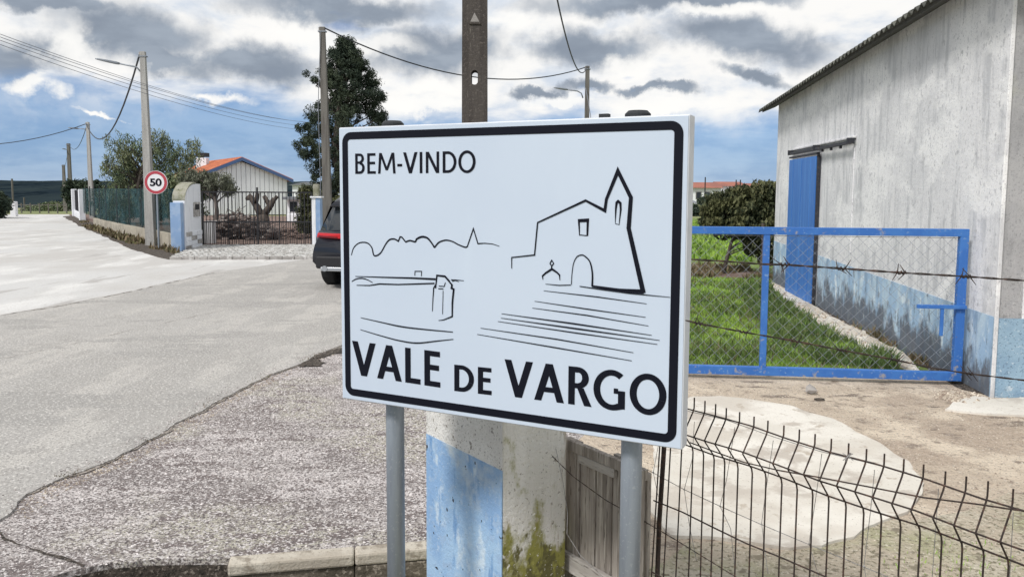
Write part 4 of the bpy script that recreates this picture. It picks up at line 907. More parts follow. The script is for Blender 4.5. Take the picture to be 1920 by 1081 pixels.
tag(MB().tube([nf(x, y, -.06) for x, y in U4], .0022, 6).build('loose_wire', M['rusty_wire'], base=nf(1294, 829, -.06)), 'single loose rusty wire strung across the folded top of the fence', 'wire')
U5 = [(1042, 840), (1055, 900), (1064, 960), (1063, 1000), (1088, 1040), (1135, 1085)]
tag(MB().tube([P(x, y, 2.80 - .03 * i) for i, (x, y) in enumerate(U5)], .0012, 5).build('loose_wire', M['galv_wire'], base=P(1055, 850, 2.8)), 'thin loose wire hanging down the right face of the pillar', 'wire')
tb = nf(1590, 856, -.02); mb = MB(); rr = random.Random(4)
for k in range(7):
    v = Vector((rr.uniform(-1, 1), rr.uniform(-1, 1), rr.uniform(-1, 1))).normalized() * .016; mb.tube([tb - v, tb + v * .2 + up * .002, tb + v], .0011, 4)
tag(mb.build('wire_twist', M['galv_wire'], base=tb), 'frayed twist of wire tied to the top of the fence', 'wire')

# ------------------------------------------------------------------ utility poles
def holes_pole(px, Y, top, w0, w1, depth, label):
    b = G(px, 700); b = Vector((P(px, 540, Y).x, Y, 0)); th_ = thing('utility_pole', b, label, 'utility pole')
    zh0 = P(px, 161, Y).z; zh1 = P(px, 134, Y).z
    hw = .03
    wat = lambda z: w0 + (w1 - w0) * z / top
    def seg(za, zb, x0=None, x1=None):
        m_ = MB(); q0 = [(-wat(za) / 2, -depth / 2), (wat(za) / 2, -depth / 2), (wat(za) / 2, depth / 2), (-wat(za) / 2, depth / 2)]
        q1 = [(-wat(zb) / 2, -depth / 2), (wat(zb) / 2, -depth / 2), (wat(zb) / 2, depth / 2), (-wat(zb) / 2, depth / 2)]
        m_.loft([[b + Vector((x, y, za)) for x, y in q0], [b + Vector((x, y, zb)) for x, y in q1]]); return m_
    mb = seg(-.3, zh0 - .05); m2 = seg(zh1 + .05, top); mb.add(m2.v, m2.f)
    # block with a rounded slot
    n = 32; zc = (zh0 + zh1) / 2; hh = (zh1 - zh0) / 2; W_ = wat(zc) / 2; Hh = hh + .05
    hole = []; rect = []
    for i in range(n):
        an = 2 * math.pi * i / n; c, s_ = math.cos(an), math.sin(an)
        hx = hw * c; hz = hw * s_ + (hh - hw) * (1 if s_ > .001 else (-1 if s_ < -.001 else 0)); hole.append((hx, hz))
        k_ = min(W_ / max(abs(c), 1e-6), Hh / max(abs(s_), 1e-6)); rect.append((c * k_, s_ * k_))
    # snap the nearest ring points to the corners
    for cx_, cz_ in ((W_, Hh), (-W_, Hh), (-W_, -Hh), (W_, -Hh)):
        i = min(range(n), key=lambda k: (rect[k][0] - cx_) ** 2 + (rect[k][1] - cz_) ** 2); rect[i] = (cx_, cz_)
    rings = []
    for yy, ring in ((-depth / 2, hole), (-depth / 2, rect), (depth / 2, rect), (depth / 2, hole), (-depth / 2, hole)):
        rings.append([b + Vector((x, yy, zc + z)) for x, z in ring])
    mb.loft(rings, closed=True, cap=False)
    mb.build('shaft', M['pole_dark'], th_)
    # cast triangular notch and dark number recess
    t0 = P(889, 28, Y); 
    MB().prism([b + Vector((-.038, -depth / 2 - .006, P(px, 45, Y).z)), b + Vector((.045, -depth / 2 - .006, P(px, 45, Y).z)), b + Vector((.0, -depth / 2 - .006, P(px, 28, Y).z))], (0, .005, 0)).build('warning_plate', M['stone_grey'], th_)
    MB().prism([b + Vector((-.05, -depth / 2 - .012, P(px, 49, Y).z)), b + Vector((.055, -depth / 2 - .012, P(px, 49, Y).z)), b + Vector((.055, -depth / 2 - .012, P(px, 45.5, Y).z)), b + Vector((-.05, -depth / 2 - .012, P(px, 45.5, Y).z))], (0, .011, 0)).build('plate_ledge', M['pole_dark'], th_)
    return b
bigpole = holes_pole(890, 7.5, 7.8, .245, .20, .17, 'broad dark brown concrete pole with a slot hole rising behind the welcome sign')

def sag(a, b, s, n=16): return [a.lerp(b, i / n) - up * s * 4 * (i / n) * (1 - i / n) for i in range(n + 1)]
def pole(base, ztop, w0, w1, m, label, lean=0.0, arm=None, group=None, extra=None, round_=False, name='utility_pole'):
    th_ = thing(name, base, label, 'utility pole', group); tp = Vector((base.x + lean, base.y, ztop))
    a, b = base - up * .3, tp
    if round_: MB().tube([a, b], [w0 / 2, w1 / 2], 12).build('shaft', m, th_, smooth=True)
    else:
        q = lambda p, w: [p + Vector((x * w / 2, y * w * .38, 0)) for x, y in ((-1, -1), (1, -1), (1, 1), (-1, 1))]
        MB().loft([q(a, w0), q(b, w1)]).build('shaft', m, th_, bevel=.008)
    MB().tube([tp + Vector((-w1 * .6, -.03, -.10)), tp + Vector((-w1 * .6, -.03, -.02))], .022, 6).build('insulator', M['stone_grey'], th_)
    MB().ob(tp + Vector((-w1 * .75, -w1 * .5, -.16)), (w1 * 1.5, 0, 0), (0, w1, 0), (0, 0, .035)).build('clamp_band', M['lamp_grey'], th_)
    if arm:
        Y = base.y; pts = [P(x, y, Y + dy) for x, y, dy in arm]
        ar = MB().tube(pts, [.028] * len(pts), 6).build('lamp_arm', M['lamp_grey'], th_, smooth=True)
        e_, f_ = pts[-1], pts[-2]; d = (e_ - f_).normalized(); L = extra or .75
        s_ = d.cross(up).normalized(); u_ = s_.cross(d)
        hd = MB(); hd.loft([[e_ + d * (L * t) + s_ * (wx * cx_) + u_ * (hz_ * cz_) for cx_, cz_ in ((-1, -.4), (-.7, -1), (.7, -1), (1, -.4), (.6, 1), (-.6, 1))] for t, wx, hz_ in ((-.05, .03, .03), (.1, .05, .04), (.5, .075, .035), (.9, .06, .022), (1, .03, .015))])
        hd.build('lamp_head', M['lamp_grey'], ar, smooth=True)
    return tp
gA = G(284, 461); tA = pole(gA, P(268, 97, gA.y).z, .29, .15, M['pole_conc'], 'tall grey concrete pole beside the round 50 sign with a lamp arm', -.06, [(266, 137, 0), (256, 126, 0), (222, 119, -.2)], extra=.62)
gB = G(173, 409); tB = pole(gB, P(167, 229, gB.y).z, .27, .16, M['pole_conc'], 'second grey concrete pole with a lamp arm, beyond the tall one on the side road', -.04, [(165, 246, 0), (158, 242, 0), (146, 241, -.2)], extra=.5)
bC = P(133, 380, 76); bC = Vector((bC.x, 76, hgt(bC.x, 76))); tC = pole(bC, P(133, 269, 76).z, .36, .26, M['pole_brown'], 'dark third pole with a lamp arm near the crest of the side road', 0, [(132, 285, 0), (127, 281, 0), (123, 280, -.2)], extra=.35)
bD = P(122, 380, 105); bD = Vector((bD.x, 105, hgt(bD.x, 105))); tD = pole(bD, P(121, 309, 105).z, .42, .3, M['pole_brown'], 'farthest small dark pole left of the others beyond the road crest')
bF = Vector((P(616, 440, 26).x, 26, 0)); tF = pole(bF, P(608, 51, 26).z, .30, .17, M['pole_brown'], 'tall brown concrete pole standing in front of the pine tree', -.10)
MB().tube([bF + Vector((-.2, -.1, 1.2)), Vector((P(598, 200, 26).x, 25.9, P(598, 200, 26).z)), P(601, 60, 25.9)], .012, 5).build('down_cable', M['cable_light'], bpy.data.objects['utility_pole.004' if 'utility_pole.004' in bpy.data.objects else 'utility_pole'])
o_ = COL.objects[-1]; par = [o for o in COL.objects if o.type == 'EMPTY' and o.get('label', '').startswith('tall brown')][0]
bE = Vector((P(1098, 400, 37).x, 37, 0)); tE = pole(bE, P(1097, 124, 37).z, .26, .18, M['pole_brown'], 'thin pole with a lamp arm rising above the sign top right of the broad pole', 0, [(1093, 184, 0), (1090, 175, 0), (1083, 171, 0), (1063, 168, -.2)], extra=.65)
# fix the down cable's parent frame
o_.parent = par; dlt = BASE[o_.name] - BASE[par.name]
for v in o_.data.vertices: v.co += dlt
# cables
def cable(pts, r, m, label, name='overhead_cable', group=None):
    c = [p for p in pts]; return tag(MB().tube(c, r, 5).build(name, m, base=pts[0]), label, 'cable', group)
cable(sag(tA + Vector((-.1, 0, -.08)), tB + Vector((-.1, 0, -.1)), 1.6), .028, M['cable'], 'sagging bundled cable between the tall grey pole and the second pole')
cable(sag(tB + Vector((-.1, 0, -.1)), P(-260, 250, 40), .9), .022, M['cable'], 'cable running from the second grey pole out of the left edge')
cable(sag(tB, tC, 1.0), .020, M['cable'], 'short sagging cable between the second and third poles')
cable(sag(tC, tD, .8), .018, M['cable'], 'short cable between the third and the farthest pole')
cable(sag(tF + Vector((.05, 0, -.02)), tE + Vector((-.1, 0, -.06)), 1.0, 24), .024, M['cable'], 'long cable sagging from the brown pole to the thin lamp pole')
cable(sag(tE + Vector((0, 0, .0)), bigpole + up * 7.7, 1.9, 30), .020, M['cable'], 'thick cable rising from the thin lamp pole out of the top edge')
for i, (ya, yb, y2) in enumerate(((62, 118, 212), (68, 126, 217), (76, 135, 222), (56, 112, 205))):
    a = P(-60, ya - 14, 15 + i * .3); b = P(640, y2 + 18 + i * 3, 46 + i * .4); 
    cable(sag(a, b, .55, 20), .0065, M['cable_light'], ['uppermost', 'second', 'third', 'lowest'][[1, 2, 3, 0][i]] + ' of the four thin wires slanting across the left sky', group='thin overhead wires on the left')
cable([P(1098, 165, 36.8), P(1103, 190, 36.5), P(1108, 222, 36.2), P(1112, 260, 36)], .018, M['cable_light'], 'stay wire slanting down beside the thin lamp pole', 'stay_wire')

# ------------------------------------------------------------------ speed sign
ss = G(298, 467); sp_ = thing('speed_sign', ss, 'round red ringed 50 speed limit sign on a thin grey post', 'sign')
c5 = P(297, 342, ss.y); c5.x = ss.x
MB().tube([ss, Vector((ss.x, ss.y, c5.z - .2))], .028, 10).build('post', M['galv_post'], sp_)
def disc(c, r, y0, y1, n=40): return MB().prism([c + Vector((math.cos(2 * math.pi * i / n) * r, y0, math.sin(2 * math.pi * i / n) * r)) for i in range(n)], (0, y1 - y0, 0))
disc(c5, .335, -.06, -.03).build('backing_plate', M['sign_plate'], sp_)
n = 48; mb = MB(); ro, ri = .325, .245
mb.v = [tuple(c5 + Vector((math.cos(2 * math.pi * i / n) * r, -.063, math.sin(2 * math.pi * i / n) * r))) for r in (ro, ri) for i in range(n)]; mb.f = [(i, (i + 1) % n, n + (i + 1) % n, n + i) for i in range(n)]
mb.build('red_ring', M['red'], sp_)
me, vs, x0, x1 = text('50', None, None, None, 1, .03, 'numerals', .95)
y0 = min(v.y for v in vs); y1 = max(v.y for v in vs)
for v in me.vertices:
    v.co = c5 + Vector(((v.co.x - x0) / (x1 - x0) * .34 - .17, -.066, (v.co.y - y0) / (y1 - y0) * .225 - .11)) - ss
me.materials.clear(); me.materials.append(M['sign_black'])
for p in me.polygons: p.material_index = 0
o = bpy.data.objects.new('numerals', me); COL.objects.link(o); o.parent = sp_

# ------------------------------------------------------------------ green fence on a low wall
fl = [G(345, 470), G(300, 457), G(250, 444), G(205, 432), G(183, 424), G(160, 413), G(146, 405.5)]
fl = [Vector((p.x, p.y, 0)) for p in fl]
gf = thing('green_fence', fl[0], 'green netting fence on a low cream wall along the side road', 'fence')
for i in range(len(fl) - 2):
    a, b = fl[i], fl[i + 1]; d = (b - a).normalized(); n_ = Vector((-d.y, d.x, 0)) * .18
    if i < 4: MB().ob(a, b - a, n_, up * (.45 - .02 * i)).build('low_wall', M['low_wall'], gf, bevel=.01)
    nn = max(1, round((b - a).length / 2.6))
    for k in range(nn):
        p = a.lerp(b, k / nn); q = a.lerp(b, (k + 1) / nn); 
        if i or k: MB().tube([p + n_ * .5 + up * .4, p + n_ * .5 + up * 1.85], .025, 6).build('post', M['iron'], gf)
        MB().ob(p + n_ * .5 + up * .43, q - p, n_.normalized() * .01, up * 1.32).build('netting', M['net'], gf)
# white gate at the far end of the side road's edge
a, b = fl[-2], fl[-1]
fg = thing('far_gate', a, 'small white walled gateway with dark bars at the far end of the green fence', 'gateway')
d = (b - a).normalized(); n_ = Vector((-d.y, d.x, 0))
MB().ob(a + d * -.5, d * .5, n_ * .3, up * 1.7).build('pier', M['pier_white'], fg, bevel=.02); MB().ob(b, d * .5, n_ * .3, up * 1.7).build('pier', M['pier_white'], fg, bevel=.02)
MB().ob(a, b - a, n_ * .2, up * .4).build('low_wall', M['pier_white'], fg)
for k in range(12): MB().box(a.lerp(b, (k + .5) / 12) + n_ * .1 + up * 1.0, (.06, .06, 1.2)).build('bar', M['iron'], fg)
MB().ob(a + up * 1.6 + n_ * .07, b - a, n_ * .06, up * .05).build('top_rail', M['iron'], fg)

# ------------------------------------------------------------------ entrance gate and piers
gl = Vector((*G(381, 461.5).xy, 0)); gr = Vector((*G(587, 461).xy, 0)); ed = (gr - gl).normalized(); en = Vector((ed.y, -ed.x, 0))
lp_ = thing('gate_pier', gl, 'white left gate pier with rounded top, blue side and letter box', 'pier')
xl = [P(348, 400, 23.9), P(377, 400, 24.3)]
a0 = Vector((*G(349, 471).xy, 0)); b0 = Vector((*G(379, 464).xy, 0)); q = b0 - a0; qn = Vector((q.y, -q.x, 0)).normalized() * -.0
zl = P(349, 377, a0.y).z; zh = P(377, 345, b0.y).z
back = Vector((-q.y, q.x, 0)).normalized() * .32
prof = [a0, b0, b0 + up * zh]
for k in range(0, 9):
    an = math.pi / 2 + math.pi / 2 * k / 8
    prof.append(Vector(b0 + up * 0) + (a0 - b0) * (.30 + .70 * (-math.cos(an))) + up * (zl + (zh - zl) * math.sin(an)))
MB().prism(prof, back).build('masonry', M['pier_white'], lp_, bevel=.01)
# mossy cap following the curve
mb = MB(); cap = prof[3:]; L1 = [p + up * .012 - back * .03 for p in cap]; L2 = [p + up * .05 - back * .03 for p in cap]
mb.loft([L1, L2, [p + back * 1.1 for p in L2], [p + back * 1.1 for p in L1], L1], closed=False, cap=False); mb.build('cap', M['pier_cap'], lp_)
bs = a0 - q.normalized() * .005
MB().ob(bs - q.normalized() * .26 + back * .1, q.normalized() * .255, back * .9, up * (zl - .04)).build('blue_side', M['blue_wall'], lp_, bevel=.01)
fo = -back.normalized()
for r_ in range(4):
    for c_ in range(3):
        p = a0 + q * (c_ / 3 + (.04 if r_ % 2 else 0)) + fo * .0 + up * (.02 + r_ * .13)
        MB().ob(p, q * (.31 if c_ < 2 or r_ % 2 == 0 else .28), fo * (.02 + .008 * ((r_ + c_) % 2)), up * .118).build('stone', M['stone_grey'] if (r_ + c_) % 3 == 0 else M['pier_white'], lp_, bevel=.006)
lb = a0 + q * .5 + up * (P(365, 408, a0.y).z)
bx = MB().ob(lb, q * .38, fo * .03, up * .42).build('letter_box', M['stone_grey'], lp_, bevel=.005)
MB().ob(lb + q * .06 + fo * .031 + up * .2, q * .26, fo * .004, up * .16).build('slot', M['iron'], bx)
mbx = Vector((*G(388, 457).xy, 0))
tag(MB().ob(mbx + Vector((-.14, .1, 0)), (.30, 0, 0), (0, .3, 0), up * .72).build('meter_box', M['conc_box'], base=mbx, bevel=.01), 'low white meter cabinet just inside the left gate pier', 'cabinet')
rp_ = thing('gate_pier', gr, 'narrow pale blue right gate pier with a stepped cap beside the brown pole', 'pier')
zr = P(595, 371, gr.y).z; zr2 = P(595, 345, gr.y).z
MB().ob(gr + Vector((0, -.1, 0)), ed * .12, Vector((0, .3, 0)), up * zr).build('masonry', M['pier_white'], rp_, bevel=.01)
MB().ob(gr + ed * .121 + Vector((0, -.1, 0)), ed * .14, Vector((0, .3, 0)), up * (zr - .003)).build('blue_side', M['blue_wall'], rp_, bevel=.01)
MB().ob(gr + ed * -.04 + Vector((0, -.14, 0)) + up * zr, ed * .34, Vector((0, .38, 0)), up * .05).build('cap', M['pier_white'], rp_, bevel=.01)
MB().ob(gr + ed * .04 + Vector((0, -.08, 0)) + up * (zr + .05), ed * .17, Vector((0, .2, 0)), up * (zr2 - zr - .05)).build('finial', M['pier_cap'], rp_, bevel=.03)
ig = thing('iron_gate', gl, 'black iron double gate between the white pier and the blue pier', 'gate')
ztp = P(480, 359, 25).z; zmid = P(480, 414, 25).z; LL = (gr - gl).length - .03
for zq, t in ((ztp, .04), (zmid, .04), (.06, .05)): MB().ob(gl + up * (zq - t), ed * LL, Vector((0, .04, 0)), up * t).build('rail', M['iron'], ig)
nb = 30
for k in range(nb + 1):
    w = .018
    if k % 15 == 0: w = .045
    elif k % 7 == 0: w = .03
    MB().ob(gl + ed * (LL * k / nb - w / 2) + Vector((0, .008, .03)), ed * w, Vector((0, w, 0)), up * (ztp - .05 if k != 15 else ztp + .10)).build('bar', M['iron'], ig)
for k in range(nb):
    MB().ob(gl + ed * (LL * (k + .5) / nb) + Vector((0, .01, .03)), ed * .014, Vector((0, .014, 0)), up * (zmid - .05)).build('short_bar', M['iron'], ig)

# ------------------------------------------------------------------ house with gable
hd_ = Vector((.845, .535, 0)); hb = Vector((-.535, .845, 0)); ap = P(452, 300, 55); zap = ap.z; hc = Vector((ap.x, ap.y, 0)); zev = 2.42; hwid = 3.25; HL = 10.5
hs = thing('house', hc, 'low white house with vertical boarded gable and red tile roof behind the gate', 'house')
MB().prism([hc - hd_ * (hwid - .1) + hb * .08, hc + hd_ * (hwid - .1) + hb * .08, hc + hd_ * (hwid - .1) + hb * .08 + up * zev, hc + hb * .08 + up * (zap - .12), hc - hd_ * (hwid - .1) + hb * .08 + up * zev], hb * (HL - .1)).build('core_wall', M['groove'], hs)
nbw = 20
for k in range(nbw):
    u0 = -hwid + .1 + (2 * hwid - .2) * k / nbw; u1 = u0 + (2 * hwid - .2) / nbw - .035
    hz = lambda u: zev + (zap - .1 - zev) * (1 - abs(u) / hwid)
    pts_ = [hc + hd_ * u0, hc + hd_ * u1, hc + hd_ * u1 + up * hz(u1)] + ([hc + up * hz(0)] if u0 < 0 < u1 else []) + [hc + hd_ * u0 + up * hz(u0)]
    MB().prism(pts_, hb * .06).build('wall_board', M['white_wall'], hs)
for sg in (-1, 1):
    e_ = hc + hd_ * sg * (hwid + .25) + up * (zev - .11) - hb * .25; r_ = hc + up * (zap + .05) - hb * .25
    rf = MB().prism([e_, r_, r_ + up * .10, e_ + up * .10], hb * (HL + .5)).build('roof', M['tile'], hs)
    nt_ = 26
    for k in range(nt_):
        p0 = e_ + hb * ((HL + .5) * k / nt_) + up * .10; p1 = r_ + hb * ((HL + .5) * k / nt_) + up * .10
        MB().tube([p0 + hb * .2, p1 + hb * .2], .09, 6).build('tile_row', M['tile'], rf)
    MB().prism([e_ + up * -.10 - hb * .04, r_ + up * -.10 - hb * .04, r_ + up * .13 - hb * .04, e_ + up * .13 - hb * .04], hb * .038).build('barge_board', M['slate_trim'], hs)
ch = P(380, 305, 60); cb = Vector((ch.x, ch.y, 0))
chm = MB().box(cb + up * 2.6, (.75, .6, P(380, 296, 60).z * 2 - 5.2 + 0.0001), 0).build('chimney', M['white_wall'], hs) if P(380, 296, 60).z > 2.7 else None
MB().box(cb + up * (P(380, 290, 60).z - .02), (.8, .65, .3)).build('chimney_cap', M['iron'], hs)
# annex
an = thing('outbuilding', P(552, 400, 48).xy.to_3d(), 'small white outbuilding with grey roof right of the gabled house', 'outbuilding')
ab = BASE[an.name]; ab_ = Vector((P(539, 400, 48).x, 48, 0)); wA = P(566, 400, 48).x - ab_.x; zA = P(550, 374, 48).z
MB().ob(ab_, (wA, 0, 0), (0, 3, 0), up * zA).build('wall', M['white_wall'], an)
wf = MB().ob(ab_ + Vector((.1, -.02, P(550, 398, 48).z)), (.52, 0, 0), (0, .018, 0), up * (P(550, 377, 48).z - P(550, 398, 48).z)).build('window', M['white_wall'], an)
MB().ob(ab_ + Vector((.14, -.03, P(550, 397, 48).z)), (.44, 0, 0), (0, .009, 0), up * (P(550, 378, 48).z - P(550, 397, 48).z)).build('pane', M['window_dark'], wf)
MB().ob(ab_ + Vector((-.2, -.4, zA)), (wA + .5, 0, 0), (0, 3.6, 0), Vector((0, .0, .16))).build('roof', M['grey_roof'], an)
ww = Vector((P(538, 420, 44).x, 44, 0))
tag(MB().ob(ww, (P(556, 420, 44).x - ww.x, 0, 0), (0, .4, 0), up * .4).build('garden_wall', M['white_wall'], base=ww, bevel=.02), 'low white garden wall in front of the small outbuilding', 'wall')
fh = Vector((P(548, 350, 80).x, 80, -1)); fhh = thing('far_house', fh, 'pale grey distant house between the gable and the pine tree', 'house')
MB().ob(fh, (2.4, 0, 0), (0, 5, 0), up * (P(548, 347, 80).z + 1)).build('wall', M['white_wall'], fhh)
MB().prism([fh + Vector((-.3, -.3, P(548, 347, 80).z + 1)), fh + Vector((2.7, -.3, P(548, 347, 80).z + 1)), fh + Vector((1.2, -.3, P(548, 341, 80).z + 1))], (0, 5.6, 0)).build('roof', M['grey_roof'], fhh)

# ------------------------------------------------------------------ vegetation
def crown(name, m, parent, clumps, per, size, aspect=.45, droop=0.0, flat=.75, seed=0):
    r = np.random.default_rng(seed); C_ = np.array([c[:3] for c in clumps]); R_ = np.array([c[3] for c in clumps]); k = len(C_)
    idx = np.repeat(np.arange(k), per); n = len(idx); d = r.normal(size=(n, 3)); d /= np.linalg.norm(d, axis=1)[:, None]
    rad = r.random(n) ** .45; pos = C_[idx] + d * (rad * R_[idx])[:, None] * np.array([1, 1, flat])
    if droop: pos[:, 2] -= droop * r.random(n) ** 1.5 * R_[idx]
    a = r.normal(size=(n, 3)); 
    if droop: a[:, 2] -= 1.6
    a /= np.linalg.norm(a, axis=1)[:, None]; b = np.cross(a, r.normal(size=(n, 3))); b /= np.linalg.norm(b, axis=1)[:, None]
    s = size * (.6 + .8 * r.random(n)); a *= s[:, None]; b *= (s * aspect)[:, None]
    V_ = np.stack([pos - a / 2, pos + b / 2, pos + a / 2, pos - b / 2], 1)
    return quads(name, V_, m, parent)
def limbs(base, clumps, r0, seed, trunk_to, nsub=14, m=None, parent=None):
    rr = random.Random(seed); mb = MB(); b = Vector(base); t = Vector(trunk_to)
    mid = b.lerp(t, .5) + Vector((rr.uniform(-.08, .08), rr.uniform(-.08, .08), 0)) * (t - b).length
    mb.tube([b - up * .1, b.lerp(mid, .5), mid, t], [r0 * 1.25, r0, r0 * .8, r0 * .35], 8)
    for c in rr.sample(clumps, min(nsub, len(clumps))):
        c3 = Vector(c[:3]); f = max(.15, min(.95, (c3.z - b.z) / max(.1, (t.z - b.z)) * .75)); s_ = b.lerp(mid, f * 2) if f < .5 else mid.lerp(t, f * 2 - 1)
        md = s_.lerp(c3, .5) + Vector((0, 0, .1 * (c3 - s_).length)); mb.tube([s_, md, c3], [r0 * .38, r0 * .22, r0 * .07], 5)
    return mb.build('trunk', m or M['bark'], parent, smooth=True)
def ell_clumps(centers, n, rc, seed, shell=.5):
    rr = random.Random(seed); out = []
    for (cx_, cy_, cz_, rx, ry, rz, wgt) in centers:
        for i in range(int(n * wgt)):
            while True:
                v = Vector((rr.uniform(-1, 1), rr.uniform(-1, 1), rr.uniform(-1, 1)))
                if v.length < 1 and v.length > shell * rr.random(): break
            out.append((cx_ + v.x * rx, cy_ + v.y * ry, cz_ + v.z * rz, rc * rr.uniform(.6, 1.35)))
    return out
# pine from its outline, in depth
YP = 31.0
rowsP = [(85, 636, 662), (100, 622, 678), (120, 612, 690), (140, 602, 700), (160, 606, 708), (180, 606, 720), (200, 598, 722), (220, 578, 724), (240, 566, 726), (260, 572, 722), (275, 562, 724), (290, 568, 722), (310, 580, 720), (330, 588, 716), (350, 592, 712), (370, 596, 712)]
cl = []; rr = random.Random(21)
for i, (y, l, r_) in enumerate(rowsP):
    for k in range(40):
        x = rr.uniform(l + 3, r_ - 3); w = (r_ - l) / 2; c_ = (l + r_) / 2; dm = math.sqrt(max(.1, 1 - ((x - c_) / w) ** 2)) * w * .0205
        p = P(x, y + rr.uniform(-9, 9), YP); cl.append((p.x, YP + rr.uniform(-dm, dm), p.z, rr.uniform(.12, .30)))
for (x, y) in [(578, 140), (585, 146), (592, 152), (600, 158), (560, 238), (568, 245), (556, 270), (562, 278), (575, 286), (560, 285), (716, 178), (720, 185), (722, 215), (590, 330), (584, 322)]:
    p = P(x, y, YP); cl.append((p.x, YP + rr.uniform(-.4, .4), p.z, .17))
pb_ = Vector((P(646, 400, YP).x, YP, 0)); pine = thing('pine_tree', pb_, 'tall dark pine tree behind the brown pole left of the sign', 'tree')
crown('crown', M['leaf_pine'], pine, cl, 130, .125, .22, 0, .85, 3); tp_ = P(650, 95, YP); limbs(pb_, cl, .17, 4, (tp_.x, YP, tp_.z), 34, M['bark'], pine)
# willow-like tree
YW_ = 32.0
def tree(name, label, pxc, Y, ells, n, rc, per, size, m, r0=.1, droop=0.0, aspect=.35, top=None, bark='bark', nsub=16, seed=0, cat='tree', flat=.8, base_z=0.0, group=None):
    b = Vector((P(pxc, 400, Y).x, Y, base_z)); t = thing(name, b, label, cat, group); cs = []
    k = Y / 1500 * 1.0
    for (px, py, rx, ry, w) in ells:
        p = P(px, py, Y); cs.append((p.x, Y, p.z, rx * k, rx * k * .9, ry * k, w))
    cl = ell_clumps(cs, n, rc, seed); crown('crown', m, t, cl, per, size, aspect, droop, flat, seed + 1)
    if r0: 
        px, py, rx, ry, w = top or ells[0]; q = P(px, py, Y); limbs(b, cl, r0, seed + 2, (q.x, Y, q.z), nsub, M[bark], t)
    return t
tree('willow_tree', 'airy drooping green tree rising behind the green fence', 268, 38, [(222, 305, 26, 34, 1), (250, 280, 30, 30, 1), (300, 285, 40, 34, 1.4), (340, 278, 32, 14, .45), (362, 268, 12, 8, .2), (212, 262, 16, 12, .2), (290, 255, 30, 14, .35), (235, 335, 36, 40, 1.3), (310, 335, 44, 40, 1.8), (232, 250, 6, 12, .1), (198, 300, 10, 14, .15), (350, 305, 22, 22, .5)], 26, .28, 68, .17, M['leaf_willow'], .12, 2.2, .22, (275, 275, 1, 1, 1), nsub=60, seed=30)
tree('dense_bush', 'tall dark bush behind the green fence next to the gate pier', 330, 30, [(335, 350, 26, 34, 1), (365, 355, 18, 32, .8), (350, 400, 30, 40, 1)], 40, .25, 80, .14, M['leaf_willow'], 0, .6, .35, seed=40, cat='bush')
tree('fence_bushes', 'loose bushes filling the garden behind the green fence below the willow', 240, 40, [(290, 375, 30, 34, 1), (240, 378, 40, 30, 1), (200, 372, 18, 26, .5), (215, 395, 40, 30, .8)], 45, .32, 80, .18, M['leaf_willow'], 0, .6, .3, seed=41, cat='bushes')
tree('olive_tree', 'grey green olive tree just inside the left gate pier', 402, 29, [(372, 338, 24, 18, .7), (405, 338, 28, 18, .9), (428, 352, 14, 16, .5), (352, 328, 18, 14, .4)], 42, .18, 75, .10, M['leaf_olive'], .10, .6, .25, (400, 345, 1, 1, 1), 'bark_grey', 30, 50)
# tree trunks of the olive: a second leaning stem
tree('shrub', 'dark shrub beside the blue pier at the foot of the pine', 575, 29, [(577, 372, 14, 22, 1), (572, 410, 12, 30, 1), (600, 400, 20, 40, 1), (640, 400, 30, 40, 1)], 40, .25, 90, .13, M['leaf_dark'], 0, seed=60, cat='bush')
tree('roadside_trees', 'dark cluster of foliage behind the second grey pole', 150, 66, [(150, 368, 24, 28, 1), (172, 360, 16, 20, .5), (140, 348, 10, 12, .2)], 70, .5, 70, .35, M['leaf_far'], 0, seed=70, cat='trees')
tree('hedge', 'grey bush cut by the left edge beside the side road', -10, 46, [(-15, 383, 28, 28, 1), (-60, 380, 40, 30, 1)], 60, .35, 90, .2, M['leaf_far'], 0, seed=71, cat='bush')
for i, (x, y, rx, ry, Y, lb) in enumerate([(108, 392, 20, 9, 130, 'rounded green bush on the meadow beyond the road crest'), (60, 396, 16, 6, 150, 'low green bush on the meadow left of the rounded one'), (85, 390, 12, 6, 170, 'small far bush between the two meadow bushes')]):
    tree('meadow_bush', lb, x, Y, [(x, y, rx, ry, 1)], 50, .8, 60, .6, M['leaf_willow'], 0, seed=80 + i, cat='bush', base_z=-3)
# loquat tree and bushes on the right
tree('loquat_tree', 'dark leafy tree with low crown left of the whitewashed shed', 1358, 17, [(1352, 385, 26, 20, .8), (1390, 378, 34, 26, 1.1), (1432, 372, 36, 26, 1.2), (1335, 408, 20, 20, .5), (1378, 414, 36, 28, 1.0), (1430, 425, 40, 40, 1.3), (1415, 458, 20, 14, .35), (1436, 352, 18, 8, .2), (1378, 360, 20, 8, .2), (1448, 470, 16, 24, .3)], 40, .15, 60, .115, M['leaf_dark'], .04, .3, .42, (1390, 400, 1, 1, 1), nsub=40, seed=90)
b = Vector((P(1428, 500, 16.6).x, 16.6, 0)); tag(MB().tube([b, b + Vector((.03, 0, .6)), b + Vector((.0, 0, 1.1))], [.06, .045, .04], 7).build('tree_stem', M['bark'], base=b), 'bare dark stem beside the blue gate upright left of the shed', 'tree')
tree('far_hedge', 'dark hedge behind the loquat tree beside the sign edge', 1310, 60, [(1300, 405, 40, 18, 1), (1340, 385, 30, 16, 1), (1240, 400, 40, 20, 1)], 60, .5, 80, .3, M['leaf_far'], 0, seed=95, cat='hedge')

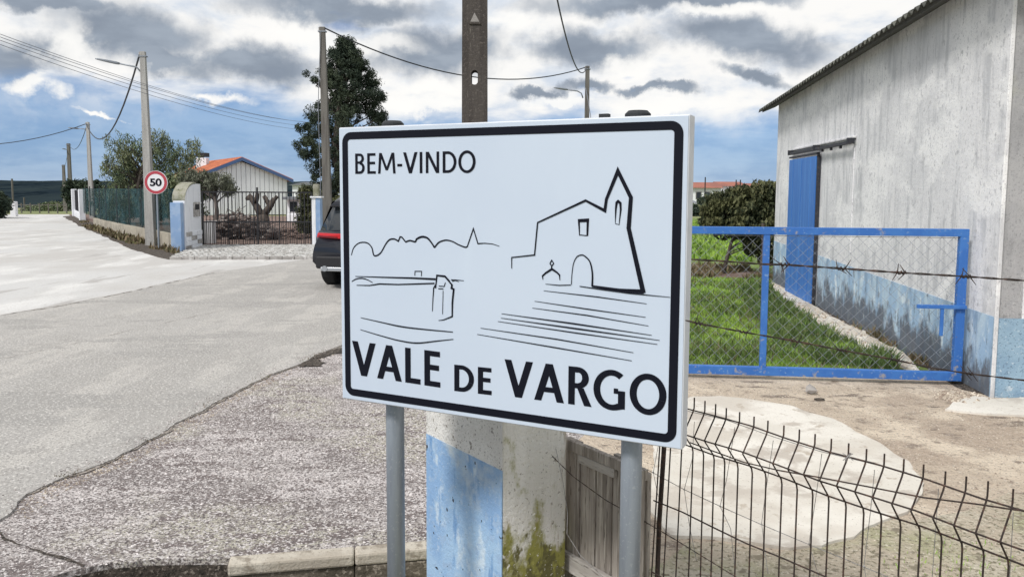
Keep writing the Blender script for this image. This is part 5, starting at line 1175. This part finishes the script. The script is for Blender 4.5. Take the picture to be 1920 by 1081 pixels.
# pruned olive stump inside the gate
sb = Vector((P(494, 432, 31).x, 31, 0)); stp = thing('pruned_tree', sb, 'pollarded bare tree with forked knobbly arms behind the iron gate', 'tree')
Q = lambda x, y, dy=0: P(x, y, 31 + dy)
MB().tube([sb, Q(494, 415), Q(492, 402)], [.26, .24, .22], 10).build('trunk', M['bark'], stp, smooth=True)
for pl, rr_ in (([Q(492, 408), Q(483, 390), Q(474, 375, .2), Q(466, 366, .2)], [.17, .14, .12, .10]), ([Q(478, 382, .1), Q(482, 370, -.1), Q(483, 362, -.1)], [.11, .09, .08]), ([Q(492, 408), Q(500, 395), Q(508, 384), Q(514, 372)], [.17, .14, .12, .10]), ([Q(507, 386), Q(500, 376, .2), Q(495, 367, .2)], [.11, .09, .08]), ([Q(512, 377), Q(520, 368), ], [.09, .07]), ([Q(472, 372, .2), Q(462, 372, .3)], [.08, .07])):
    MB().tube(pl, rr_, 8).build('limb', M['bark'], stp, smooth=True)
# rubble and brushwood heaps
mb = MB(); rr = random.Random(9)
for k in range(420):
    x = rr.uniform(398, 520); hh = max(0, 1 - abs(x - 440) / 85); Y = rr.uniform(27.5, 30); c = P(x, 420, Y); z = rr.random() ** 1.3 * (.15 + .85 * hh)
    mb.rock((c.x, Y, z), rr.uniform(.05, .16), (1, 1, .7), k)
    if k % 2 == 0:
        v = Vector((rr.uniform(-1, 1), rr.uniform(-.5, .5), rr.uniform(-.1, .6))) * .5; mb.tube([Vector((c.x, Y, z)), Vector((c.x, Y, z)) + v], .015, 4)
tag(mb.build('rubble_heap', M['rubble'], base=(P(440, 430, 29).x, 29, 0)), 'heap of stones and brushwood behind the left leaf of the iron gate', 'rubble', kind='stuff')
mb = MB()
for k in range(180):
    x = rr.uniform(510, 585); Y = rr.uniform(28, 34); c = P(x, 420, Y); mb.rock((c.x, Y, rr.random() * .15), rr.uniform(.04, .12), (1.2, 1, .6), k + 900)
tag(mb.build('rubble', M['yard_soil'], base=(P(545, 430, 30).x, 30, 0)), 'low reddish rubble behind the right leaf of the iron gate', 'rubble', kind='stuff')

# ------------------------------------------------------------------ far right village
def far_house(px0, px1, yroof, yeave, ybase, Y, label, nwin, mroof=M['tile_far'], z0=-3.2):
    a = Vector((P(px0, yeave, Y).x, Y, z0)); b = P(px1, yeave, Y).x; ze = P(px0, yeave, Y).z; zr_ = P(px0, yroof, Y).z
    h = thing('far_house', a, label, 'house'); w = b - a.x
    MB().ob(a, (w, 0, 0), (0, 8, 0), up * (ze - z0)).build('wall', M['white_wall'], h)
    MB().prism([a + Vector((-.3, -.5, ze - z0)), a + Vector((-.3, 8.5, ze - z0)), a + Vector((-.3, 4, zr_ - z0))], (w + .6, 0, 0)).build('roof', mroof, h)
    for k in range(nwin):
        x = a.x + w * (k + .5) / nwin; zc = ze - 1.1
        f = MB().box((x, Y - .03, zc), (.9, .05, 1.1)).build('window', M['stone_grey'], h); MB().box((x, Y - .07, zc), (.7, .03, .9)).build('pane', M['window_dark'], f)
    return h
far_house(1285, 1352, 341, 352, 380, 120, 'long red roofed white house beside the sign edge, leftmost in the far village', 4)
far_house(1353, 1398, 340, 349, 380, 128, 'red roofed white house second from the left in the far village', 2)
far_house(1400, 1440, 343, 352, 380, 122, 'red roofed white house nearest the shed in the far village', 2)
far_house(1270, 1302, 372, 380, 395, 75, 'small white outbuilding below the far village beside the sign edge', 1, M['grey_roof'], -1.2)
for px in (1322, 1380, 1388):
    b = Vector((P(px, 350, 118).x, 118, -3)); 
    tag(MB().tube([b, Vector((b.x, 118, P(px, 332 if px == 1322 else 337, 118).z))], .09, 5).build('mast', M['iron'], base=b), {1322: 'thin dark mast over the leftmost far village roof', 1380: 'left one of two short aerials over the far village roofs', 1388: 'right one of two short aerials over the far village roofs'}[px], 'mast')
fp = Vector((P(1357, 500, 15.9).x, 15.9, 0))

# ------------------------------------------------------------------ small far left things
b = G(27, 406); tag(MB().box(b + up * .45, (.35, .25, .95)).build('bollard', M['sign_plate'], base=b, bevel=.03), 'short white post beside the side road at the left edge', 'bollard')
for px, yt, Y, lb in ((25, 335, 62, 'thin dark pole behind the white post at the left edge'), (46, 370, 70, 'short grey post on the far side of the meadow fence')):
    q = P(px, 390, Y); b = Vector((q.x, Y, hgt(q.x, Y))); tag(MB().tube([b, Vector((b.x, Y, P(px, yt, Y).z))], .07, 6).build('far_pole', M['pole_brown'], base=b), lb, 'pole')
q0, q1 = P(-10, 396, 58), P(125, 396, 58); b = Vector((q0.x, 58, hgt(0, 58))); frl = thing('rail_fence', b, 'low brown rail fence crossing the end of the side road', 'fence')
for k in range(9): MB().box(b + Vector(((q1.x - q0.x) * k / 8, 0, .3)), (.07, .07, .8)).build('post', M['pole_brown'], frl)
MB().ob(b + up * .55, (q1.x - q0.x, 0, 0), (0, .04, 0), up * .05).build('rail', M['pole_brown'], frl)

# ------------------------------------------------------------------ car
hdg = Vector((.17, .985, 0)).normalized(); side = Vector((hdg.y, -hdg.x, 0)); c0 = Vector((*G(596, 540).xy, 0)) + hdg * -.25 - side * .04
car = thing('parked_suv', c0 + side * .92, 'black sport utility car driving away, half hidden by the sign left edge', 'car')
car.name = 'black_suv'; BASE['black_suv'] = c0 + side * .92
def cp(x, y, z): return c0 + side * (.92 + y) + hdg * x + up * z   # x forward from rear bumper, y right, z up
def sec(x, hw_, z0_, z1_, tumble, rb=.10):
    pts = []
    for y, z in ((-hw_ * .86, z0_), (-hw_, z0_ + .12), (-hw_ * 1.0, (z0_ + z1_) / 2), (-hw_ * .985, z1_ - .12), (-hw_ * (.985 - tumble), z1_), (0, z1_ + .03), (hw_ * (.985 - tumble), z1_), (hw_ * .985, z1_ - .12), (hw_, (z0_ + z1_) / 2), (hw_, z0_ + .12), (hw_ * .86, z0_), (0, z0_)): pts.append(cp(x, y, z))
    return pts
body = MB().loft([sec(.10, .78, .42, .98, .06), sec(.02, .84, .40, .92, .05), sec(.0, .86, .38, .80, .04)][::-1][:1] + [sec(.06, .80, .36, .95, .05), sec(.16, .87, .34, 1.03, .06), sec(.5, .925, .30, 1.06, .07), sec(1.5, .925, .28, 1.04, .07), sec(2.6, .925, .28, 1.02, .07), sec(3.3, .92, .28, 1.00, .10), sec(4.0, .88, .30, .92, .14), sec(4.35, .80, .34, .76, .15), sec(4.45, .70, .38, .62, .15)])
bd = body.build('body', M['car'], car, smooth=True)
def gsec(x, hb_, ht_, zb, zt_): return [cp(x, y, z) for y, z in ((-hb_, zb), (-ht_, zt_ - .05), (-ht_ * .86, zt_), (0, zt_ + .02), (ht_ * .86, zt_), (ht_, zt_ - .05), (hb_, zb))]
gh = MB().loft([gsec(.16, .80, .62, 1.00, 1.06), gsec(.42, .83, .64, 1.0, 1.50), gsec(.62, .84, .66, 1.0, 1.585), gsec(1.5, .85, .68, 1.0, 1.63), gsec(2.4, .85, .68, 1.0, 1.59), gsec(3.35, .80, .60, .98, 1.02)])
gl_ = gh.build('window_glass', M['glass'], car, smooth=True)
rfm = MB().loft([[cp(x, y, z + .02) for y, z in ((-w, zt_ - .07), (-w * .86, zt_), (0, zt_ + .02), (w * .86, zt_), (w, zt_ - .07))] for x, w, zt_ in ((.30, .665, 1.50), (.62, .685, 1.60), (1.5, .70, 1.64), (2.35, .70, 1.60))] , closed=True); rfm.build('roof', M['car'], car, smooth=True)
for sg in (-1, 1):
    for xq, wq in ((.30, .18), (1.32, .08), (2.25, .07)):
        MB().loft([[cp(xq, sg * .848, 1.0), cp(xq + wq, sg * .858, 1.0), cp(xq + wq, sg * .835, .99)], [cp(xq + .16 if xq < 1 else xq, sg * .672, 1.54), cp(xq + wq + .16 if xq < 1 else xq + wq, sg * .69, 1.56), cp(xq + wq + .1, sg * .66, 1.55)]]).build('pillar_trim', M['car'], car)
MB().loft([[cp(x, s_ * w, z) for x, s_, w, z in ((-.03, -1, .79, .38), (-.03, 1, .79, .38), (-.03, 1, .80, .60), (-.03, -1, .80, .60))], [cp(x, s_ * w, z) for x, s_, w, z in ((.40, -1, .935, .36), (.40, 1, .935, .36), (.40, 1, .935, .62), (.40, -1, .935, .62))]]).build('bumper', M['car_plastic'], car, bevel=.03)
MB().ob(cp(-.045, -.70, .34), side * 1.4, hdg * .03, up * .07).build('skid_plate', M['chrome'], car, bevel=.01)
for sg in (-1, 1):
    MB().tube([cp(-.06, sg * .62, .385), cp(.1, sg * .62, .385)], .05, 12).build('exhaust', M['chrome'], car)
    tl = MB().loft([[cp(-.012, sg * .30, .90), cp(-.012, sg * .30, .99), cp(.06, sg * .78, 1.0), cp(.04, sg * .79, .92)], [cp(.07, sg * .30, .90), cp(.07, sg * .30, .99), cp(.40, sg * .925, .99), cp(.36, sg * .93, .94)]]).build('tail_light', M['tail'], car, bevel=.01)
    MB().loft([[cp(-.016, sg * .40, .915), cp(-.016, sg * .40, .935), cp(.03, sg * .76, .955), cp(.028, sg * .76, .925)], [cp(.02, sg * .40, .915), cp(.02, sg * .40, .935), cp(.07, sg * .77, .955), cp(.07, sg * .77, .925)]]).build('light_strip', M['tail_dark'], tl)
    for xq in (.86, 3.55):
        wc = cp(xq, sg * .815, .355)
        MB().tube([wc - side * sg * .13, wc - side * sg * .10, wc + side * sg * .10, wc + side * sg * .13], [.33, .36, .36, .33], 28).build('tyre', M['tyre'], car, smooth=False)
        MB().tube([wc + side * sg * .10, wc + side * sg * .135], .22, 20).build('rim', M['rim'], car)
    MB().loft([[cp(2.1, sg * (.93), 1.0), cp(2.3, sg * .93, 1.0), cp(2.3, sg * .93, 1.13), cp(2.1, sg * .93, 1.14)], [cp(2.12, sg * 1.08, 1.02), cp(2.25, sg * 1.08, 1.02), cp(2.25, sg * 1.08, 1.12), cp(2.12, sg * 1.08, 1.13)]]).build('mirror', M['car'], car, bevel=.02)
    MB().ob(cp(.6, sg * .60 - .015, 1.655), side * .03, hdg * 1.6, up * .03).build('roof_rail', M['chrome'], car)
MB().ob(cp(-.05, -.26, .66), side * .52, hdg * .04, up * .11).build('number_plate', M['plate'], car)
MB().tube([cp(.18, -.30, 1.13), cp(.10, .30, 1.10)], .012, 5).build('wiper', M['car_plastic'], car)
